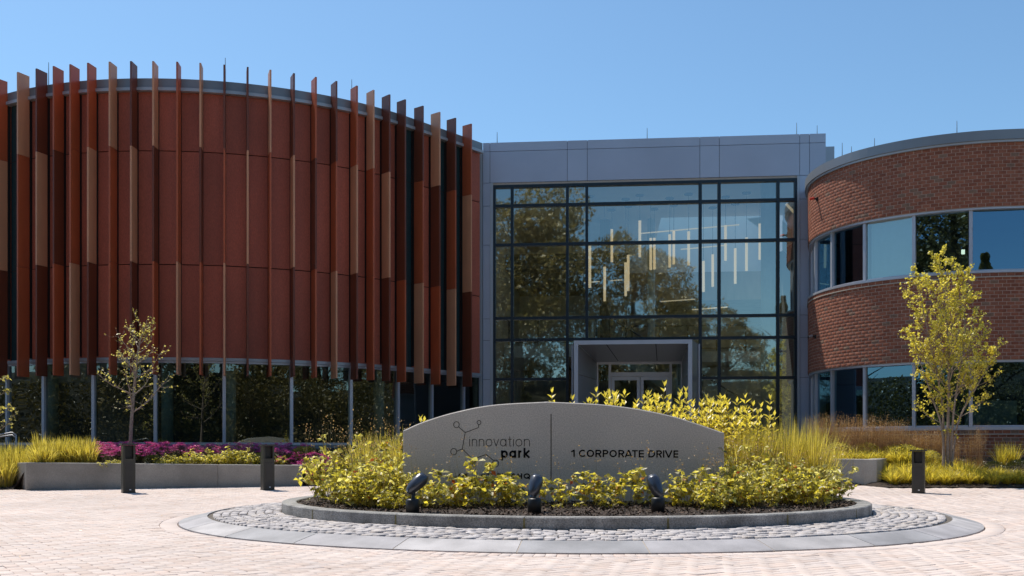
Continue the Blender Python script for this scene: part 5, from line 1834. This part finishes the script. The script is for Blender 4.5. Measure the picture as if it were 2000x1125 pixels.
# ------------------------------------------------------------------ young trees
def young_tree(name, base, lab, stems_, leafm, barkm, seed, leaf_n, leaf_L, twig, part_leaf='crown', lean=0):
    """stems_: list of (points, radius). Limbs grow from the stems, twigs from the limbs, leaves sit along the twigs"""
    rng = np.random.default_rng(seed)
    tr = empty(name, base, lab, 'tree')
    tb = MB()
    LC_, LD = [], []
    for pts_, r0, limbs in stems_:
        P = [Vector(p) for p in pts_]
        Pc = catmull(P, 5)
        n = len(Pc)
        tb.tube(Pc, [r0 * (1 - .82 * i / (n - 1)) for i in range(n)], 7)
        for (t, az, el, L) in limbs:
            i = min(n - 2, int(t * (n - 1)))
            p = Pc[i]
            d = Vector((math.cos(az) * math.cos(el), math.sin(az) * math.cos(el), math.sin(el)))
            r = r0 * (1 - .82 * t) * .55
            q = [p]
            m = 6
            for k in range(m):
                d = (d + Vector(rng.normal(size=3)) * .13 + Vector((0, 0, .10))).normalized()
                q.append(q[-1] + d * L / m)
            tb.tube(q, [max(.003, r * (1 - .8 * k / m)) for k in range(m + 1)], 5, cap=False)
            nt = int(twig * L) + 2
            for k in range(nt):
                u = rng.uniform(.2, 1.0); j = min(m - 1, int(u * m)); a = q[j].lerp(q[j + 1], u * m - j)
                dd = (d * .7 + Vector(rng.normal(size=3)) * .65 + Vector((0, 0, .35))).normalized()
                tl = L * rng.uniform(.18, .42)
                e1 = a + dd * tl * .5; dd2 = (dd + Vector((0, 0, .3)) + Vector(rng.normal(size=3)) * .2).normalized(); e2 = e1 + dd2 * tl * .5
                tb.tube([a, e1, e2], [.0055, .004, .0025], 3, cap=False)
                for _ in range(leaf_n):
                    s_ = rng.uniform(.25, 1.0)
                    c = a.lerp(e1, s_ * 2) if s_ < .5 else e1.lerp(e2, s_ * 2 - 1)
                    LC_.append(np.array(c) + rng.normal(size=3) * .015); LD.append(np.array(dd) * .5 + rng.normal(size=3) * .7 + np.array([0, 0, -.1]))
        # leaves along the leader top
        for _ in range(leaf_n * 8):
            i = rng.integers(int(n * .8), n); LC_.append(np.array(Pc[i]) + rng.normal(size=3) * .03); LD.append(rng.normal(size=3) + [0, 0, .5])
    tb.build('trunk', barkm, tr, True)
    LC_, LD = np.array(LC_), np.array(LD)
    L = rng.uniform(leaf_L[0], leaf_L[1], len(LC_))
    v, f = leaf_quads(LC_, LD, rng.normal(size=(len(LC_), 3)) + [0, 0, .8], L, L * .38)
    link(part_leaf, np_mesh(part_leaf, v, f), tr, leafm)
    return tr


def limbs(n, t0, t1, L0, L1, el0=.35, el1=.9, seed=0, shape=None):
    r = random.Random(seed); out = []
    for k in range(n):
        t = t0 + (t1 - t0) * k / max(1, n - 1) + r.uniform(-.02, .02)
        L = L0 + (L1 - L0) * (k / max(1, n - 1))
        if shape: L = shape(k / max(1, n - 1))
        out.append((max(.05, min(.97, t)), k * 2.4 + r.uniform(-.3, .3), r.uniform(el0, el1), L * r.uniform(.85, 1.15)))
    return out


D = 24.2
bx = (253 - 1000) * D / F
zb0 = bed_z(bx, D)
T = lambda px, py, d=0.0: W(px, py, D + d)
young_tree('young_tree', (bx, D, zb0), 'thin young tree with sparse pale leaves before the rust wing',
           [([(bx, D, zb0 - .05), T(257, 820), T(262, 760, .05), T(266, 710, .05), T(274, 665), T(286, 632)], .048,
             limbs(22, .26, .95, 0, 0, .12, .85, 3, lambda u: 1.05 - .65 * u))], M['leaf_pale'], M['bark'], 11, 3, (.04, .07), 12)
young_tree('young_tree', (W(-8, 0, 24.2).x, 24.2, .5), 'sparse pale tree cut off by the picture edge',
           [([W(-12, 900, 24.2), W(-14, 840, 24.2), W(-16, 790, 24.2), W(-14, 735, 24.2)], .04, limbs(12, .3, .95, 0, 0, .2, .8, 5, lambda u: .62 - .3 * u))], M['leaf_pale'], M['bark'], 12, 5, (.05, .09), 10)
D = 23.9
bx = (1850 - 1000) * D / F
zb0 = bed_z(bx, D)
T = lambda px, py, d=0.0: W(px, py, D + d)
shp = lambda a, b_: (lambda u: a * (1 - u) + b_ * u)
young_tree('multi_stem_tree', (bx, D, zb0), 'multi stemmed tree with bright yellow green leaves before the brick wing',
           [([(bx, D, zb0 - .05), T(1852, 800), T(1853, 720), T(1850, 640), T(1842, 560), T(1834, 497)], .042, limbs(24, .28, .97, 0, 0, .3, .95, 21, lambda u: 1.25 - .88 * u)),
            ([(bx - .1, D, zb0 - .05), T(1842, 815, .1), T(1832, 740, .1), T(1815, 660, .1), T(1800, 590), T(1790, 535)], .032, limbs(20, .30, .97, 0, 0, .35, 1.0, 22, lambda u: 1.0 - .62 * u)),
            ([(bx + .08, D + .06, zb0 - .05), T(1862, 810, -.1), T(1872, 740, -.1), T(1884, 660, -.1), T(1882, 590), T(1878, 533)], .030, limbs(20, .30, .97, 0, 0, .35, 1.0, 23, lambda u: .98 - .6 * u)),
            ([(bx + .05, D - .06, zb0 - .05), T(1870, 830), T(1902, 765, -.1), T(1930, 715, -.1), T(1942, 680)], .030, limbs(13, .30, .95, 0, 0, .3, .9, 24, lambda u: .70 - .35 * u)),
            ([(bx - .08, D - .04, zb0 - .05), T(1840, 840), T(1822, 780, .1), T(1795, 700, .1), T(1778, 640)], .030, limbs(13, .25, .95, 0, 0, .3, .9, 25, lambda u: .62 - .3 * u))],
           M['leaf_tree'], M['bark'], 13, 9, (.042, .076), 15)


# ------------------------------------------------------------------ the wood across the drive, mirrored in the glass
def crown_mesh(seed, h, r, n, conifer=False):
    rng = np.random.default_rng(seed)
    Cn = []
    if conifer:
        z = rng.uniform(.12, 1.0, n)
        rr_ = r * (1.05 - z) * (0.55 + .45 * np.abs(np.sin(z * 46))) * np.sqrt(rng.uniform(.2, 1, n))
        a = rng.uniform(0, 2 * PI, n)
        Cn = np.stack([rr_ * np.cos(a), rr_ * np.sin(a), z * h], 1)
        D = np.stack([np.cos(a), np.sin(a), -.25 + rng.normal(0, .2, n)], 1)
    else:
        nb = 34
        bc = rnd_dirs(nb, .1, rng) * np.array([r, r, h * .36]) * rng.uniform(.35, .95, (nb, 1)) + np.array([0, 0, h * .62])
        br = rng.uniform(.2, .38, nb) * r
        k = rng.integers(0, nb, n)
        d = rnd_dirs(n, 0, rng)
        Cn = bc[k] + d * br[k][:, None] * (rng.uniform(.5, 1, n)[:, None]) * [1.1, 1.1, .75]
        D = d + rng.normal(size=(n, 3)) * .5
    L = rng.uniform(.10, .25, n)
    v, f = leaf_quads(Cn, D, rng.normal(size=(n, 3)), L, L * .38)
    return np_mesh('crown', v, f)


def trunk_mesh(seed, h, r):
    rng = np.random.default_rng(seed)
    b = MB()
    b.tube([(0, 0, -.3), (rng.normal() * .1, rng.normal() * .1, h * .4), (rng.normal() * .3, rng.normal() * .3, h * .85)], [r, r * .7, r * .2], 8)
    for k in range(9):
        a = k * 2.4; z = h * rng.uniform(.25, .7); L = h * .28
        b.tube([(0, 0, z), (math.cos(a) * L * .5, math.sin(a) * L * .5, z + L * .3), (math.cos(a) * L, math.sin(a) * L, z + L * .55)], [r * .35, r * .22, r * .06], 5)
    return b.mesh('trunk', True)


kinds = []
for i in range(3):
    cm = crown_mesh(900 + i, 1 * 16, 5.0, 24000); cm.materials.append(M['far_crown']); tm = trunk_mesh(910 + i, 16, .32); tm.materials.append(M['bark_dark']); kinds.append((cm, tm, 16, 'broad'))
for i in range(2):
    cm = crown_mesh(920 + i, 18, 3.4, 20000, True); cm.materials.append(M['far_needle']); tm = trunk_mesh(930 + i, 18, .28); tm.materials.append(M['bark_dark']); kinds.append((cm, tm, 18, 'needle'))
wood = [(-9.5, -17, 0, 27), (-3, -36, 3, 17), (0.8, -19, 1, 20.5), (8.5, -24, 2, 14), (14, -20, 4, 14), (-15, -20, 1, 18), (-21, -16, 3, 17), (-28, -20, 2, 18), (-36, -14, 0, 17), (-44, -6, 1, 17), (-50, 5, 4, 15), (-52, 16, 0, 16),
        (19, -18, 0, 14), (26, -22, 1, 15), (33, -14, 3, 16), (41, -8, 2, 15), (48, 2, 0, 16), (52, 14, 1, 15), (-12, -30, 2, 21), (4, -32, 0, 19), (20, -30, 3, 17), (-30, -30, 1, 20)]
for x, y, k, h in wood:
    cm, tm, h0, kd = kinds[k]
    o = empty('tree', (x, y, -.05), ('broad leafed' if kd == 'broad' else 'needle leafed') + ' tree mirrored in the glass, %d m tall, %s' % (h, 'facing the hall' if abs(x) < 16 else ('facing the rust wing' if x < 0 else 'facing the brick wing')), 'tree', 'broad woodland trees' if kd == 'broad' else 'needle woodland trees')
    s_ = h / h0
    o.scale = (s_, s_, s_); o.rotation_euler = (0, 0, random.uniform(0, 6))
    for nm, me in (('trunk', tm), ('crown', cm)):
        q = bpy.data.objects.new(nm, me); C.objects.link(q); q.parent = o
# unseen dark bank, added to close sky gaps in the mirrored wood
V, Fq = [], []
na_ = 90
for i in range(na_ + 1):
    a = -2.15 + 4.3 * i / na_
    for j, (rr_, z) in enumerate(((36, -.1), (40, 2.6), (44, 5.6 + .7 * math.sin(a * 7)), (52, 7.6 + .9 * math.sin(a * 5 + 1)), (90, 9.0))):
        V.append((rr_ * 1.28 * math.sin(a), 17 - rr_ * math.cos(a), z))
for i in range(na_):
    for j in range(4):
        a = i * 5 + j; Fq.append((a, a + 5, a + 6, a + 1))
tag(link('sky_screen_hill', np_mesh('sky_screen_hill', np.array(V), np.array(Fq), smooth=True), None, mat('dark_screen_slope', (0.030, 0.028, 0.014), 0.95, 0, 0.6, 1.6, 0.9, 3.0)), kind='structure')
rng = np.random.default_rng(950)
n = 130000
a = rng.uniform(-2.05, 2.05, n)
hgt = 6.3 + 1.4 * np.sin(a * 9.0) + 1.1 * np.sin(a * 23.0 + 1.0) + .6 * np.sin(a * 51.0)
zz = rng.uniform(0, 1, n) ** .8 * hgt
rad_ = 36 + rng.uniform(0, 3.0, n) + 1.2 * np.sin(a * 40 + zz * .8) - .25 * zz
Cn = np.stack([rad_ * 1.28 * np.sin(a), 17 - rad_ * np.cos(a), zz], 1)
L = rng.uniform(.12, .28, n)
v, f = leaf_quads(Cn, rng.normal(size=(n, 3)), rng.normal(size=(n, 3)), L, L * .4)
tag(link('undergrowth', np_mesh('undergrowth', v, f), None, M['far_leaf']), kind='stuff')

# a few dry leaves blown onto the paving
rng = np.random.default_rng(77)
n = 46
xx, yy = rng.uniform(-9, 10, n), rng.uniform(8, 20, n)
Cn = np.stack([xx, yy, np.array([gz(q) + .006 for q in yy])], 1)
L = rng.uniform(.02, .045, n)
v, f = leaf_quads(Cn, np.stack([rng.normal(size=n), rng.normal(size=n), rng.uniform(0, .3, n)], 1), np.tile([0, 0, 1.0], (n, 1)) + rng.normal(size=(n, 3)) * .2, L, L * .4)
tag(link('leaf_litter', np_mesh('leaf_litter', v, f), None, M['tan']), kind='stuff')
